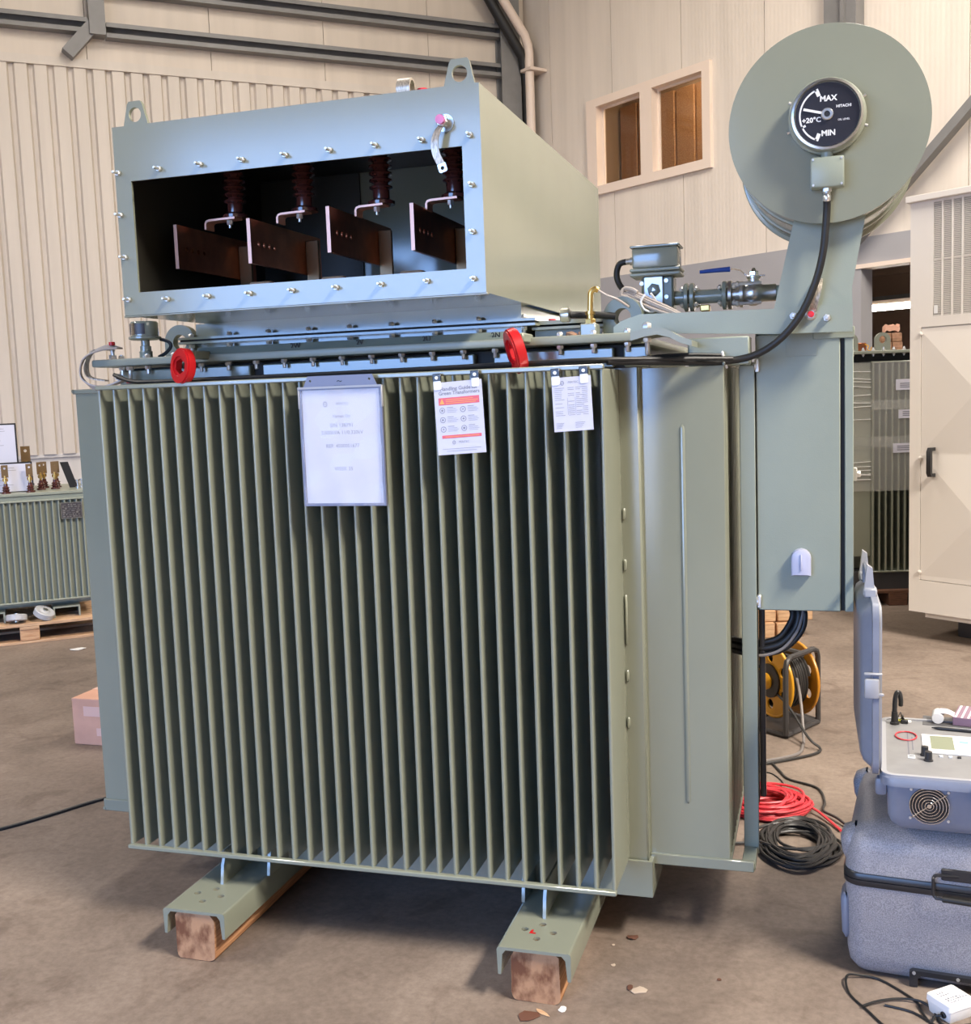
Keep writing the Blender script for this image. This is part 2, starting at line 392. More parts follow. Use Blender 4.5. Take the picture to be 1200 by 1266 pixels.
# left wall: plinth, trapezoidal sheeting, upper cladding
m = MB(FLW); m.box(-0.3, 17, -0.12, 0.0, 0, 1.20); m.box(-0.3, 17, -0.30, -0.13, 1.20, ROOF)
m.box(-0.3, 17, -0.12, 0.035, 1.20, 1.235)
wl = struct(m.build('wall_left', WALLB))
m = MB(FLW); prof = []; s0 = 0.15; k = 0
while s0 < 16.5:
    prof += [(s0, 0.062), (s0+0.012, 0.062), (s0+0.030, 0.022), (s0+0.068, 0.022), (s0+0.088, 0.062)]; s0 += 0.1925
prof += [(16.8, 0.062)]
a = m.vs([(x, y, 1.235) for x, y in prof]); b = m.vs([(x, y, 5.28) for x, y in prof])
for i in range(len(prof)-1): m.face([a[i], a[i+1], b[i+1], b[i]])
m.build('corrugated_sheet', WALLL, wl, smooth=20)
m = MB(FLW); m.box(0.0, 16.8, 0.0, 0.078, 5.27, 5.36); m.box(0, 16.8, -0.02, 0.02, 5.2, 5.28); m.build('flashing', WALLL, wl)
for k in range(13):
    m = MB(FLW); m.box(0.02+k*1.30, 1.314+k*1.30, -0.08, 0.06, 5.362, ROOF-0.02); m.build('panel', WALLU, wl)
# steelwork on the left wall
n_trim = [0]
def trim(mb, mt):
    n_trim[0] += 1; return struct(mb.build('trim_%d' % n_trim[0], mt))
def purlin(mb, x0, x1, z0, z1):        # a C section: web, two flanges, lips
    mb.box(x0, x1, 0.065, 0.075, z0, z1); mb.box(x0, x1, 0.075, 0.20, z1-0.012, z1); mb.box(x0, x1, 0.075, 0.20, z0, z0+0.012)
    mb.box(x0, x1, 0.19, 0.20, z0+0.012, z0+0.045); mb.box(x0, x1, 0.19, 0.20, z1-0.045, z1-0.012)
m = MB(FLW); purlin(m, 0.33, 5.02, 5.57, 5.72); trim(m, GREYB)
m = MB(FLW); purlin(m, 0.33, 5.02, 6.03, 6.18); trim(m, GREYB)
m = MB(FLW); purlin(m, 5.20, 9.9, 5.60, 5.75); trim(m, GREYB)
m = MB(FLW); m.box(5.03, 5.19, 0.065, 0.24, 5.58, ROOF-0.01); trim(m, GREYB)
m = MB(FLW); m.obox((5.10, 0.07, 5.64), (0.27, 0, -0.31), (0, 0.14, 0), (0.10, 0, 0.086)); trim(m, GREYB)
m = MB(FLW); m.box(0.17, 0.43, 0.08, 0.095, 0.0, ROOF-0.01); m.box(0.17, 0.43, 0.225, 0.24, 0.0, ROOF-0.01); m.box(0.29, 0.31, 0.095, 0.225, 0, ROOF-0.01); trim(m, GREYB)
# right wall: grey blockwork below, cream panels above, window, doorway
m = MB(FRW)
m.mi = 0; m.box(-0.2, 4.84, -0.03, 0.10, 0, 3.02); m.box(4.84, 9.0, -0.03, 0.10, 2.77, 3.02); m.box(9.0, 13.0, -0.03, 0.10, 0, 3.02)
m.mi = 1
for x0, x1, z0, z1 in ((-0.2, 1.20, 3.02, ROOF), (3.03, 13, 3.02, ROOF), (1.20, 3.03, 3.02, 4.0), (1.20, 3.03, 5.05, ROOF)): m.box(x0, x1, 0.065, 0.10, z0, z1)
wr = struct(m.build('wall_right', [GREYW, GREYB]))
seams = [-0.10, 0.50, 1.568, 2.636, 3.736, 4.80, 5.87, 6.94, 8.0, 9.07, 10.14, 11.2, 12.3]
HX0, HX1, HZ0, HZ1 = 1.20, 3.03, 4.01, 5.05
for a, b in zip(seams, seams[1:]):
    m = MB(FRW); a += 0.004; b -= 0.004
    if b < HX0 or a > HX1: m.box(a, b, 0, 0.06, 3.022, ROOF-0.02)
    else:
        m.box(a, b, 0, 0.06, 3.022, HZ0); m.box(a, b, 0, 0.06, HZ1, ROOF-0.02)
        if a < HX0: m.box(a, HX0, 0, 0.06, HZ0, HZ1)
        if b > HX1: m.box(HX1, b, 0, 0.06, HZ0, HZ1)
    m.build('panel', WALLR, wr)
# window
m = MB(FRW)
m.prism([[(1.17, 3.985), (3.06, 3.985), (3.06, 5.075), (1.17, 5.075)], [(1.335, 4.085), (2.045, 4.085), (2.045, 4.985), (1.335, 4.985)], [(2.225, 4.085), (2.95, 4.085), (2.95, 4.985), (2.225, 4.985)]], -0.045, 0.11, 'y')
wn = struct(m.build('window_1', FRAMEW))
for x0, x1 in ((1.335, 2.045), (2.225, 2.95)):
    m = MB(FRW); m.box(x0-0.01, x1+0.01, 0.075, 0.081, 4.075, 4.995); m.build('pane', GLASS, wn)
    m = MB(FRW); m.prism([[(x0, 4.085), (x1, 4.085), (x1, 4.985), (x0, 4.985)], [(x0+0.025, 4.11), (x1-0.025, 4.11), (x1-0.025, 4.96), (x0+0.025, 4.96)]], 0.055, 0.074, 'y'); m.build('bead', FRAMEW, wn)
# the office behind the window
m = MB(FRW)
m.box(-0.1, 4.6, 1.8, 1.9, 3.03, 6.2); m.box(-0.2, -0.1, 0.10, 1.9, 3.03, 6.2); m.box(4.6, 4.7, 0.10, 1.9, 3.03, 6.2); m.box(-0.2, 4.7, 0.10, 1.9, 2.97, 3.03); m.box(-0.2, 4.7, 0.10, 1.9, 6.2, 6.3)
of = struct(m.build('wall_office', OFFICE))
m = MB(FRW); m.prism([[(1.75, 3.03), (2.75, 3.03), (2.75, 5.42), (1.75, 5.42)], [(1.86, 3.04), (2.64, 3.04), (2.64, 5.30), (1.86, 5.30)]], 1.72, 1.80, 'y')
m.build('door_frame', FRAMEW, of)
m = MB(FRW); m.box(1.86, 2.30, 1.765, 1.79, 3.03, 5.30); m.build('door_leaf', OFFICE, of)
m = MB(FRW); m.box(2.34, 2.60, 1.77, 1.785, 3.1, 4.85); m.build('pale_panel', FRAMEW, of)
for k in range(5):
    m = MB(FRW); m.box(-0.05+k*0.34, 0.26+k*0.34, 1.70, 1.79, 3.03, 5.5, 0.01); m.build('board', WOODB, of)
lo = area('office_lamp', FRW @ V((2.2, 1.1, 6.1)), 0.9, 0.3, 48, (1.0, 0.78, 0.55))
# doorway trim and the dark store behind it
m = MB(FRW); m.box(4.74, 4.86, -0.05, 0.13, 0, 2.76); trim(m, GREYW)
m = MB(FRW); m.box(4.74, 9.1, -0.06, 0.13, 2.735, 2.775); trim(m, FRAMEW)
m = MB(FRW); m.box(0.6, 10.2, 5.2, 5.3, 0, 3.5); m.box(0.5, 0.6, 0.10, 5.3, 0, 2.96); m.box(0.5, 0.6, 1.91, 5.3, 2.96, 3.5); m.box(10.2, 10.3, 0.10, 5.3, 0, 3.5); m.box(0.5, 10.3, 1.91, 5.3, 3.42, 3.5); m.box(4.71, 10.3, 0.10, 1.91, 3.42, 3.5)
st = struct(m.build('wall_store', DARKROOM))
for k in range(4):
    m = MB(FRW); m.box(0.7, 10.1, 2.2+k*0.8, 2.28+k*0.8, 3.15, 3.40); m.build('roof_joist', DARKROOM, st)
m = MB(FRW); m.box(0.7, 10.1, 5.05, 5.18, 2.75, 2.90); m.build('rail', GREYB, st)
sl = thing('strip_light', 'long lit fluorescent strip light hanging in the dark store behind the doorway', 'lamp', FRW @ V((4.0, 2.0, 2.48)), math.atan2(DR.y, DR.x))
m = MB(FRW); m.box(2.5, 5.5, 1.96, 2.04, 2.545, 2.59); m.build('lamp_body', FRAMEW, sl)
m = MB(FRW); m.box(2.52, 5.48, 1.95, 2.05, 2.48, 2.544, 0.01); m.build('tube', TUBE, sl)
for x in (2.8, 5.2):
    m = MB(FRW); m.cyl((x, 2, 2.59), (x, 2, 3.42), 0.012, 8); m.build('hanger', GREYB, sl)
# steelwork on the right wall
m = MB(FRW); m.box(4.52, 4.86, -0.13, -0.001, 3.1, ROOF-0.01); m.box(4.72, 4.75, -0.17, -0.13, 3.1, ROOF-0.01); trim(m, GREYB)
m = MB(FRW); m.obox((4.80, -0.16, 2.90), (3.6, 0, 3.12), (0, 0.10, 0), (-0.052, 0, 0.06)); trim(m, GREYB)
# other walls of the hall (behind and beside the camera)
PL = FLW @ V((17, 0, 0)); PR = FRW @ V((13, 0, 0))
m = MB()
m.box(-16, DOOR[0], REAR_Y-0.2, REAR_Y, 0, ROOF); m.box(DOOR[1], 12, REAR_Y-0.2, REAR_Y, 0, ROOF); m.box(DOOR[0], DOOR[1], REAR_Y-0.2, REAR_Y, DOOR[2], ROOF)
struct(m.build('wall_rear', WALLX))
m = MB(); m.box(PL.x-0.2, PL.x, REAR_Y, PL.y+0.3, 0, ROOF); struct(m.build('wall_side_left', WALLX))
m = MB(); m.box(PR.x, PR.x+0.2, REAR_Y, PR.y+0.3, 0, ROOF); struct(m.build('wall_side_right', WALLX))
# pipes in the corner
def pipe(name, label, pts, r, mt, clips):
    m = MB(); P = [FRW @ V(p) for p in pts]; m.tube(P, r, 14)
    o = tag(m.build(name, mt, loc=P[0]), label, 'pipe')
    for p, w in clips:
        m = MB(FRW); m.box(p[0]-w, p[0]+w, p[1]-r-0.01, -0.001, p[2]-0.02, p[2]+0.02, 0.006); m.build('pipe_clip', mt, o)
    return o
LW = lambda s_, y, z: tuple(FRW.inverted() @ (FLW @ V((s_, y, z))))
pipe('drainpipe', 'cream drainpipe with a slanting top running down the hall corner', [(0.345, -0.20, 0.02), (0.345, -0.20, 5.80), (0.335, -0.20, 5.90), LW(0.19, 0.40, 6.02), LW(0.50, 0.40, 6.45), LW(0.78, 0.40, 6.84), LW(1.25, 0.40, 7.5)], 0.055, PIPEW, [((0.345, -0.20, 5.62), 0.10)])
pipe('downpipe', 'black pipe behind the cream drainpipe in the hall corner', [(0.215, -0.145, 0.02), (0.215, -0.145, 5.45), (0.21, -0.15, 5.56), LW(0.19, 0.32, 5.80), LW(0.52, 0.32, 6.28), LW(0.95, 0.32, 6.92), LW(1.3, 0.32, 7.45)], 0.062, BLACK, [])

# ------------------------------------------------------------------ the transformer
TF = thing('power_transformer', 'large grey-green power transformer with finned tank, cable box and oil drum, filling the picture', 'transformer', (0.8, 0.84, 0.08))
ZT, ZB = 1.752, 0.267
Y0 = 0.241; Y1 = 1.44                     # tank front and back walls
X0, X1 = -0.03, 1.664                     # tank side walls
m = MB()
m.box(X0, X1, Y0, Y1, 0.25, 1.80, 0.006)
m.box(X0+0.03, X1-0.02, Y0-0.004, Y1-0.02, 0.165, 0.25)
m.box(X0, X1+0.012, Y0-0.016, Y0-0.0045, 0.15, 0.262); m.box(X1+0.0005, X1+0.0125, Y0-0.004, Y1, 0.15, 0.262)
tank = m.build('tank', PAINT, TF)
m = MB()                                 # upper band under the cover: pressed channel with dark breaks
for a, b in ((-0.055, 0.43), (0.475, 1.18), (1.24, 1.60), (1.63, 1.70)): m.box(a, b, Y0-0.05, Y0, 1.757, 1.815, 0.004)
m.build('top_channel', PAINT, TF)
m = MB(); m.box(X0-0.03, X1+0.03, Y0-0.02, Y0-0.001, 1.756, 1.822); m.build('gasket', GASKET, TF)
for z in (1.327, 1.174, 0.837, 0.692):
    m = MB(); m.box(1.607, 1.618, Y0-0.012, Y0, z-0.018, z+0.018, 0.004); m.build('weld_pad', PAINT, TF)
m = MB(); m.box(1.608, 1.617, Y0-0.010, Y0, 0.93, 1.085, 0.004); m.build('weld_bar', PAINT, TF)
# cooling fins
NF = 31; PITCH = 1.6/(NF-1)
def fin_mesh(L, z0, z1, t=0.011):
    q = MB(); n = 5                       # plan: thin plate with rounded nose
    pl = [(t/2*cos(pi+pi*i/n), t/2+t/2*sin(pi+pi*i/n)) for i in range(n+1)]
    prof = [(t*0.5, L), (-t*0.5, L)] + pl
    q.prism([prof], z0, z1, 'z'); return q.mesh('fin', PAINT)
fm = fin_mesh(Y0, ZB, ZT)
for i in range(NF): inst('fin', fm, TF, (i*PITCH, 0, 0))
FS = 21; PS = (Y1-0.10-0.285)/(FS-1)
fmr = fin_mesh(0.241, ZB, ZT, 0.012); fml = fin_mesh(0.271, ZB, ZT, 0.012)
for i in range(FS):
    y = 0.285+i*PS
    inst('fin', fmr, TF, (1.905, y, 0), pi/2)
    inst('fin', fml, TF, (-0.301, y, 0), -pi/2)
m = MB(); m.rings([[(1.782+rx*cos(pi*i/8), 0.279-ry*sin(pi*i/8), z) for i in range(9)] for z, rx, ry in ((0.435, 0.002, 0.0002), (0.445, 0.0075, 0.004), (1.575, 0.0075, 0.004), (1.585, 0.002, 0.0002))]); m.build('pressed_bead', PAINT, TF, smooth=80)
for nm, b in (('top_rail', (-0.008, 1.608, -0.010, 0.006, ZT-0.002, ZT+0.012)), ('bottom_rail', (-0.008, 1.608, -0.012, 0.008, ZB-0.012, ZB+0.002)),
              ('top_rail', (-0.309, -0.30, 0.27, Y1-0.09, ZT-0.002, ZT+0.01)), ('top_rail', (1.90, 1.909, 0.27, Y1-0.09, ZT-0.002, ZT+0.01)),
              ('bottom_rail', (-0.309, -0.296, 0.27, Y1-0.09, ZB-0.012, ZB+0.001)), ('bottom_rail', (1.897, 1.909, 0.28, Y1-0.09, ZB-0.012, ZB+0.001)),
              ('side_rail', (-0.305, -0.03, 0.272, 0.282, ZB-0.014, ZB+0.03)), ('side_rail', (1.665, 1.975, 0.270, 0.284, ZB-0.030, ZB+0.004)), ('side_rail', (-0.309, 0.0, 0.274, 0.284, ZT-0.006, ZT+0.01))):
    m = MB(); m.box(*b, 0.003); m.build(nm, PAINT, TF)
# cover plate
CZ0, CZ1 = 1.828, 1.852; CY = 0.13
m = MB(); m.box(-0.115, 1.665, CY, Y1+0.10, CZ0, CZ1, 0.005, 2)
# right end of the cover: pressed, rises and dips
prof = [(1.66, 1.828), (1.70, 1.838), (1.735, 1.842), (1.77, 1.832), (1.80, 1.815), (1.83, 1.806), (1.83, 1.822), (1.80, 1.832), (1.77, 1.850), (1.735, 1.862), (1.70, 1.860), (1.66, 1.852)]
m.prism([prof], CY, CY+0.16, 'y')
cover = m.build('cover_plate', PAINTL, TF)
def bolt_mesh(r=0.011, stud=0.012, washer=True, name='bolt'):
    q = MB(); q.bolt((0, 0, 0), (0, 0, 1), r, stud, washer); return q.mesh(name, BOLT)
bd = MB(); bd.bolt((0, 0, 0), (0, 0, -1), 0.0105, 0.016, False); bdm = bd.mesh('bolt', BOLT)
bu = MB(); bu.bolt((0, 0, 0), (0, 0, 1), 0.0095, 0.003, False); bum = bu.mesh('bolt', BOLT)
bf = MB(); bf.bolt((0, 0, 0), (0, -1, 0), 0.0085, 0.022, False); bfm = bf.mesh('bolt', BOLT)
for i in range(18):
    x = -0.03+i*0.0985
    if abs(x-0.30) < 0.03 or abs(x-1.36) < 0.03: continue
    inst('bolt', bdm, cover, (x, CY+0.045, CZ0))
    if x < 0.25 or x > 1.3: inst('bolt', bum, cover, (x, CY+0.045, CZ1))
m = MB(); m.bolt((1.70, CY+0.05, 1.838), (0, 0, -1), 0.013, 0.035, False); m.build('bolt', BOLT, cover)
m = MB(); m.bolt((1.70, CY+0.05, 1.862), (0, 0, 1), 0.013, 0.004, False); m.build('bolt', BOLT, cover)
m = MB(); m.prism([[(CY+0.004, CZ1), (CY+0.020, CZ1), (CY+0.030, CZ1+0.022), (CY+0.022, CZ1+0.022)]], 0.27, 1.30, 'x'); lab(m.build('terminal_strip', DARKPAINT, cover), 'dark green strip along the cover edge with terminal marks')
m = MB()
for k, b_ in enumerate(('2W', '2V', '2U', '2N')):
    m.text(b_, 0.022, FRONT(0.62+k*0.215, CY+0.0095, CZ1+0.0115), ext=0.0006, bold=0.0004)
stuff(m.build('terminal_mark', GASKET, cover, smooth=0))
# red lashing eyes under the cover corners
def eye(c, nrm, tilt, r, name='lashing_eye'):
    nrm = V(nrm).normalized(); a = V((0, 0, 1)).cross(nrm).normalized(); b = nrm.cross(a)
    F = Matrix((a, b, nrm)).transposed().to_4x4(); F = Matrix.Translation(V(c)) @ F @ Matrix.Rotation(tilt, 4, 'Z')
    q = MB(F); out = circ(0, 0, r, 28); out = [(x*0.86, y*1.08) for x, y in out]
    q.prism([out, circ(0, 0.0, r*0.46, 6, R(30))], -0.011, 0.011, 'z')
    q.prism([[(x*0.93, y*0.93) for x, y in out], circ(0, 0, r*0.60, 12)], 0.011, 0.016, 'z'); q.prism([[(x*0.93, y*0.93) for x, y in out], circ(0, 0, r*0.60, 12)], -0.016, -0.011, 'z')
    o = q.build(name, RED, TF); q2 = MB(F); return o
lab(eye((0.305, 0.005, 1.812), (-0.30, -0.80, 0.05), R(-8), 0.052), 'red lashing eye at the left cover corner')
lab(eye((1.352, 0.035, 1.812), (-0.95, -0.55, -0.28), R(10), 0.060), 'red lashing eye seen edge-on at the right')
for x in (0.31, 1.36):
    m = MB(); m.box(x-0.012, x+0.012, 0.05, CY+0.03, 1.835, 1.862, 0.004); m.build('eye_bracket', PAINTL, TF)
# turret, flanges and cable box
BX0, BX1, BZ0, BZ1, BY, BYB = 0.146, 1.295, 1.971, 2.527, -0.036, 1.64
t = 0.006
m = MB()
m.box(BX0, BX0+t, BY, BYB, BZ0, BZ1); m.box(BX1-t, BX1, BY, BYB, BZ0, BZ1); m.box(BX0+t, BX1-t, BY, BYB, BZ1-t, BZ1)
m.box(BX0+t, BX1-t, BYB-t, BYB, BZ0, BZ1-t); m.box(BX0+t, BX1-t, BY, 0.46, BZ0, BZ0+t); m.box(BX0+t, BX1-t, 1.10, BYB-t, BZ0, BZ0+t)
box = m.build('cable_box', PAINT, TF)
m = MB(); m.prism([[(BX0, BZ0), (BX1, BZ0), (BX1, BZ1), (BX0, BZ1)], [(0.200, 2.038), (1.241, 2.038), (1.241, 2.366), (0.200, 2.366)]], BY-0.008, BY, 'y'); m.build('front_frame', PAINT, box)
m = MB(); m.box(BX0-0.004, BX1+0.004, BY-0.008, BY+0.012, BZ0-0.006, BZ0, 0.002); m.build('lower_lip', PAINT, box)
m = MB(); m.box(BX0+t, 0.98, 0.86, 0.866, BZ0+t, BZ1-t); m.build('partition', PAINT, box)
spots = [(0.160, 2.392)]+[(0.300+i*0.1379, 2.392) for i in range(8)]+[(1.266, 2.261), (1.264, 2.136), (1.262, 2.010), (0.166, 2.018), (0.158, 2.269), (0.163, 2.144)]+[(0.300+i*0.1378, 2.012) for i in range(7)]
for x, z in spots: inst('bolt', bfm, box, (x, BY-0.008, z))
def lug_plate(x0, x1, xt0, xt1, z0, z1, y0, y1, r):
    q = MB(); cx = (xt0+xt1)/2
    q.prism([[(x0, z0), (x1, z0), (xt1, z1-0.008), (xt1-0.006, z1), (xt0+0.006, z1), (xt0, z1-0.008)], circ(cx, z0+(z1-z0)*0.52, r, 24)], y0, y1, 'y'); return q
lug_plate(0.180, 0.270, 0.199, 0.249, 2.515, 2.597, BY-0.002, BY+0.010, 0.021).build('lifting_lug', PAINT, box)
lug_plate(1.190, 1.284, 1.211, 1.268, 2.515, 2.597, BY-0.002, BY+0.010, 0.022).build('lifting_lug', PAINT, box)
# earthing braid bolted on the frame
m = MB(); m.lathe([(0.024, 0), (0.024, 0.004)], (1.197, BY-0.008, 2.430), (0, -1, 0), 20); m.lathe([(0.013, 0.004), (0.013, 0.030)], (1.197, BY-0.008, 2.430), (0, -1, 0), 12)
m.hexn((1.197, BY-0.036, 2.430), (0, -1, 0), 0.017, 0.012); m.build('earth_stud', ZINC, box)
m = MB(); m.lathe([(0.0125, 0), (0.0125, 0.012), (0.006, 0.013)], (1.197, BY-0.048, 2.430), (0, -1, 0), 18); lab(m.build('stud_cap', PINK, box), 'pink plastic cap on the earth stud')
m = MB(); m.ribbon(spline([(1.199, BY-0.034, 2.425), (1.187, BY-0.045, 2.405), (1.178, BY-0.052, 2.375), (1.180, BY-0.050, 2.345), (1.190, BY-0.045, 2.318)], 6), 0.021, 0.004, (1, 0, 0.25)); m.build('earth_braid', BRAID, box)
F = FRONT(1.195, BY-0.043, 2.306, R(16)); m = MB(F); m.prism([rrect(-0.012, -0.012, 0.012, 0.014, 0.006), circ(0, -0.001, 0.0055, 14)], -0.002, 0.002, 'z'); m.build('braid_lug', ZINC, box)
m = MB(); m.ribbon(spline([(1.060, 0.010, 2.529), (1.060, 0.004, 2.556), (1.060, 0.022, 2.578), (1.060, 0.045, 2.570), (1.060, 0.050, 2.530)], 6), 0.040, 0.006, (1, 0, 0)); m.build('earth_braid', BRAID, box)
m = MB(); m.lathe([(0.016, 0), (0.016, 0.03), (0.01, 0.032)], (1.098, 0.06, 2.527), (0, 0, 1), 12); lab(m.build('stud_cap', REDP, box), 'red cap on top of the cable box')
# near-black sheets painting in the shade inside the box
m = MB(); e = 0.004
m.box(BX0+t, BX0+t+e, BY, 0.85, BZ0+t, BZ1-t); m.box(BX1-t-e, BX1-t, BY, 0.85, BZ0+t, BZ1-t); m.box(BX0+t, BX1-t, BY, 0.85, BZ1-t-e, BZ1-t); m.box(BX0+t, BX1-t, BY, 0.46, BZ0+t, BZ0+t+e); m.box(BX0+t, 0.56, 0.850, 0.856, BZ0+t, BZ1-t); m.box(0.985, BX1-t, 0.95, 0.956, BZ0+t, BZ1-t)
m.build('inner_shade', BOXSHADE, box)
# busbars, post insulators, links
YF = 0.12
for x, zc, lx in ((0.237, 2.190, 0.366), (0.493, 2.189, 0.612), (0.760, 2.203, 0.873), (1.028, 2.190, 1.112)):
    L = 0.50; h_ = 0.068
    m = MB(); hy = [YF+0.05+k*0.035 for k in range(4)]
    m.prism([[(YF, zc-h_), (YF+L, zc-h_), (YF+L, zc+h_), (YF, zc+h_)]]+[circ(y, zc-0.004, 0.0075, 12) for y in hy], x-0.0055, x+0.0055, 'x')
    m.build('busbar', COPPER, box)
    m = MB(); m.box(x-0.0058, x+0.0058, YF-0.0015, YF, zc-h_, zc+h_); m.build('busbar_edge', COPPER_EDGE, box)
    ly = 0.25; x0_ = x+0.045 if x < 1 else x+0.008; zl = 2.281
    m = MB(); m.ribbon([(x0_, ly, zl-0.028), (x0_, ly, zl-0.010), (x0_+0.004, ly, zl-0.003), (x0_+0.013, ly, zl), (lx+0.022, ly, zl+0.002)], 0.05, 0.0065, (0, 1, 0)); m.build('copper_link', COPPER_EDGE, box)
    m = MB(); m.hexn((lx-0.002, ly-0.012, zl-0.004), (0, 0, -1), 0.0105, 0.014); m.lathe([(0.005, 0), (0.005, 0.010)], (lx-0.002, ly-0.012, zl-0.018), (0, 0, -1), 10); m.build('link_nut', BOLT, box)
    pr = [(0.042, 0), (0.042, 0.010), (0.026, 0.018), (0.026, 0.045)]
    for k in range(7): h = 0.045+k*0.021; pr += [(0.036, h+0.005), (0.036, h+0.010), (0.024, h+0.015), (0.024, h+0.020)]
    pr += [(0.030, 0.198), (0.030, 2.515-(zl+0.006))]
    m = MB(); m.lathe(pr, (lx+0.002, ly+0.02, zl+0.006), (0, 0, 1), 24); m.build('post_insulator', PORC, box)
    m = MB(); m.box(x+0.0056, x+0.052, 0.50, 0.512, zc-0.125, zc+0.045, 0.002); m.build('bus_bracket', BRONZE, box)
    m = MB(); m.box(x+0.16, x+0.235, 0.28, 0.32, BZ0+t+0.005, 2.084, 0.004); m.build('support_block', WOODP, box)
# turret between box and cover
m = MB(); m.box(0.105, 1.270, 0.42, 1.12, CZ1, BZ0); turret = m.build('turret', PAINT, TF)
m = MB(); m.prism([[(0.06, 0.375), (1.325, 0.375), (1.325, 1.17), (0.06, 1.17)]], 1.902, 1.910, 'z'); m.prism([[(0.06, 0.375), (1.325, 0.375), (1.325, 1.17), (0.06, 1.17)]], 1.917, 1.925, 'z'); m.build('turret_flange', PAINT, turret)
m = MB(); m.box(0.065, 1.32, 0.38, 1.16, 1.9102, 1.9168); m.build('gasket', GASKET, turret)
for i in range(9):
    x = 0.10+i*0.148
    inst('bolt', bum, turret, (x, 0.395, 1.925)); inst('bolt', bdm, turret, (x, 0.395, 1.902))
m = MB(); m.box(1.30, 1.53, 0.43, 1.15, 1.905, 1.917); m.box(1.30, 1.53, 0.43, 1.15, 1.890, 1.898); m.box(1.30, 1.45, 0.47, 1.1, CZ1, 1.89); m.build('side_flange', PAINTL, turret)
for k in range(9):
    y = 0.45+k*0.072
    inst('bolt', bum, turret, (1.505, y, 1.917)); inst('bolt', bdm, turret, (1.505, y, 1.890))
m = MB(); m.lathe([(0.012, 0), (0.012, 0.006)], (1.36, 0.46, 1.917), (0, 0, 1), 12); lab(m.build('stud_cap', REDP, turret), 'small red cap on the side flange')
random.seed(3)
m = MB()
for k in range(7):
    c = V((1.44+random.uniform(-.03, .07), 0.40+random.uniform(-.03, .03), CZ1+0.012)); m.lathe([(0.004, -0.008), (0.016, -0.004), (0.018, 0.004), (0.006, 0.012)], c, (random.uniform(-.5, .5), random.uniform(-.5, .5), 1), 7)
stuff(m.build('wood_chips', TAN, cover))
# lifting lugs on the cover
def round_lug(x, y, z0, r, hole, th, nrm_z=0.0):
    F = Matrix.Translation((x, y, z0)) @ Matrix.Rotation(nrm_z, 4, 'Z'); q = MB(F)
    q.prism([[(-r, 0), (r, 0)]+[(r*cos(pi*i/16), r*1.0+r*sin(pi*i/16)) for i in range(17)], circ(0, r, hole, 24)], -th/2, th/2, 'y')
    return q
round_lug(0.045, 0.425, CZ1, 0.060, 0.027, 0.03).build('tank_lug', PAINT, TF)
round_lug(1.602, 0.39, CZ1-0.004, 0.062, 0.028, 0.045, R(-10)).build('tank_lug', DARKPAINT, TF)
m = MB(); m.bolt((1.63, 0.46, 1.925), (0, -1, 0), 0.013, 0.01); m.build('bolt', BOLT, TF)
# thermometer pocket at the left corner
RX, RY = 0.044, 0.205
m = MB(); m.lathe([(0.021, 0), (0.021, 0.018), (0.0215, 0.019), (0.0215, 0.023), (0.018, 0.025), (0.018, 0.040), (0.014, 0.042), (0.014, 0.058), (0.044, 0.060), (0.052, 0.064), (0.052, 0.070), (0.045, 0.073), (0.045, 0.115), (0.041, 0.120)], (RX, RY, CZ1), (0, 0, 1), 28)
th = m.build('relief_valve', PAINT, TF)
def arcpatch(a0, a1, z0, z1, r, nm, mt):
    q_ = MB(); q_.rings([[(RX+rr*cos(R(a0+(a1-a0)*k/8)), RY+rr*sin(R(a0+(a1-a0)*k/8)), CZ1+z) for rr, z in ((r, z0), (r+0.001, z0), (r+0.001, z1), (r, z1))] for k in range(9)]); return q_.build(nm, mt, th)
arcpatch(205, 240, 0.078, 0.112, 0.0452, 'valve_label', PLATEK); arcpatch(262, 305, 0.078, 0.112, 0.0452, 'valve_label', PLATEK); arcpatch(240, 262, 0.075, 0.114, 0.0452, 'valve_band', CHROME)
m = MB(); m.tube([(RX+0.045, RY+0.02, CZ1+0.062), (RX+0.075, RY+0.02, CZ1+0.052), (RX+0.082, RY+0.02, CZ1+0.035), (RX+0.06, RY+0.02, CZ1+0.015), (RX+0.035, RY+0.02, CZ1+0.004)], 0.006, 8, 5); m.build('valve_lead', BLACK, th)
# wire bundle and braid looping round the left end of the cover
m = MB()
for k in range(7):
    o = k*0.005
    m.tube([(-0.02, CY+0.01+o, CZ1+0.035), (-0.07, CY-0.01+o, CZ1+0.030+o*0.5), (-0.125-o*0.6, CY-0.025+o, CZ1+0.005), (-0.145-o*0.6, CY-0.02+o, CZ0-0.025), (-0.115, CY-0.015+o, CZ0-0.055-o*0.6), (-0.06, CY-0.01+o, CZ0-0.062), (-0.005, CY+o, CZ0-0.045)], 0.0032, 6, 5)
m.build('wire_bundle', WIRE, TF)
m = MB(); m.ribbon(spline([(-0.05, CY+0.03, CZ1+0.03), (-0.10, CY+0.0, CZ1+0.03), (-0.118, CY-0.02, CZ1-0.01), (-0.112, CY-0.02, CZ0-0.03), (-0.06, CY, CZ0-0.045)], 6), 0.018, 0.004, (0.3, 1, 0)); m.build('earth_braid', BRAID, TF)
for p_, d_, r_, s_ in (((-0.045, CY+0.02, CZ1), (0, 0, 1), 0.012, 0.03), ((-0.01, CY+0.0, CZ0-0.035), (0, -1, 0), 0.011, 0.01), ((0.01, CY+0.03, CZ0), (0, 0, -1), 0.012, 0.03)):
    m = MB(); m.bolt(p_, d_, r_, s_, False); m.build('bolt', BOLT, TF)
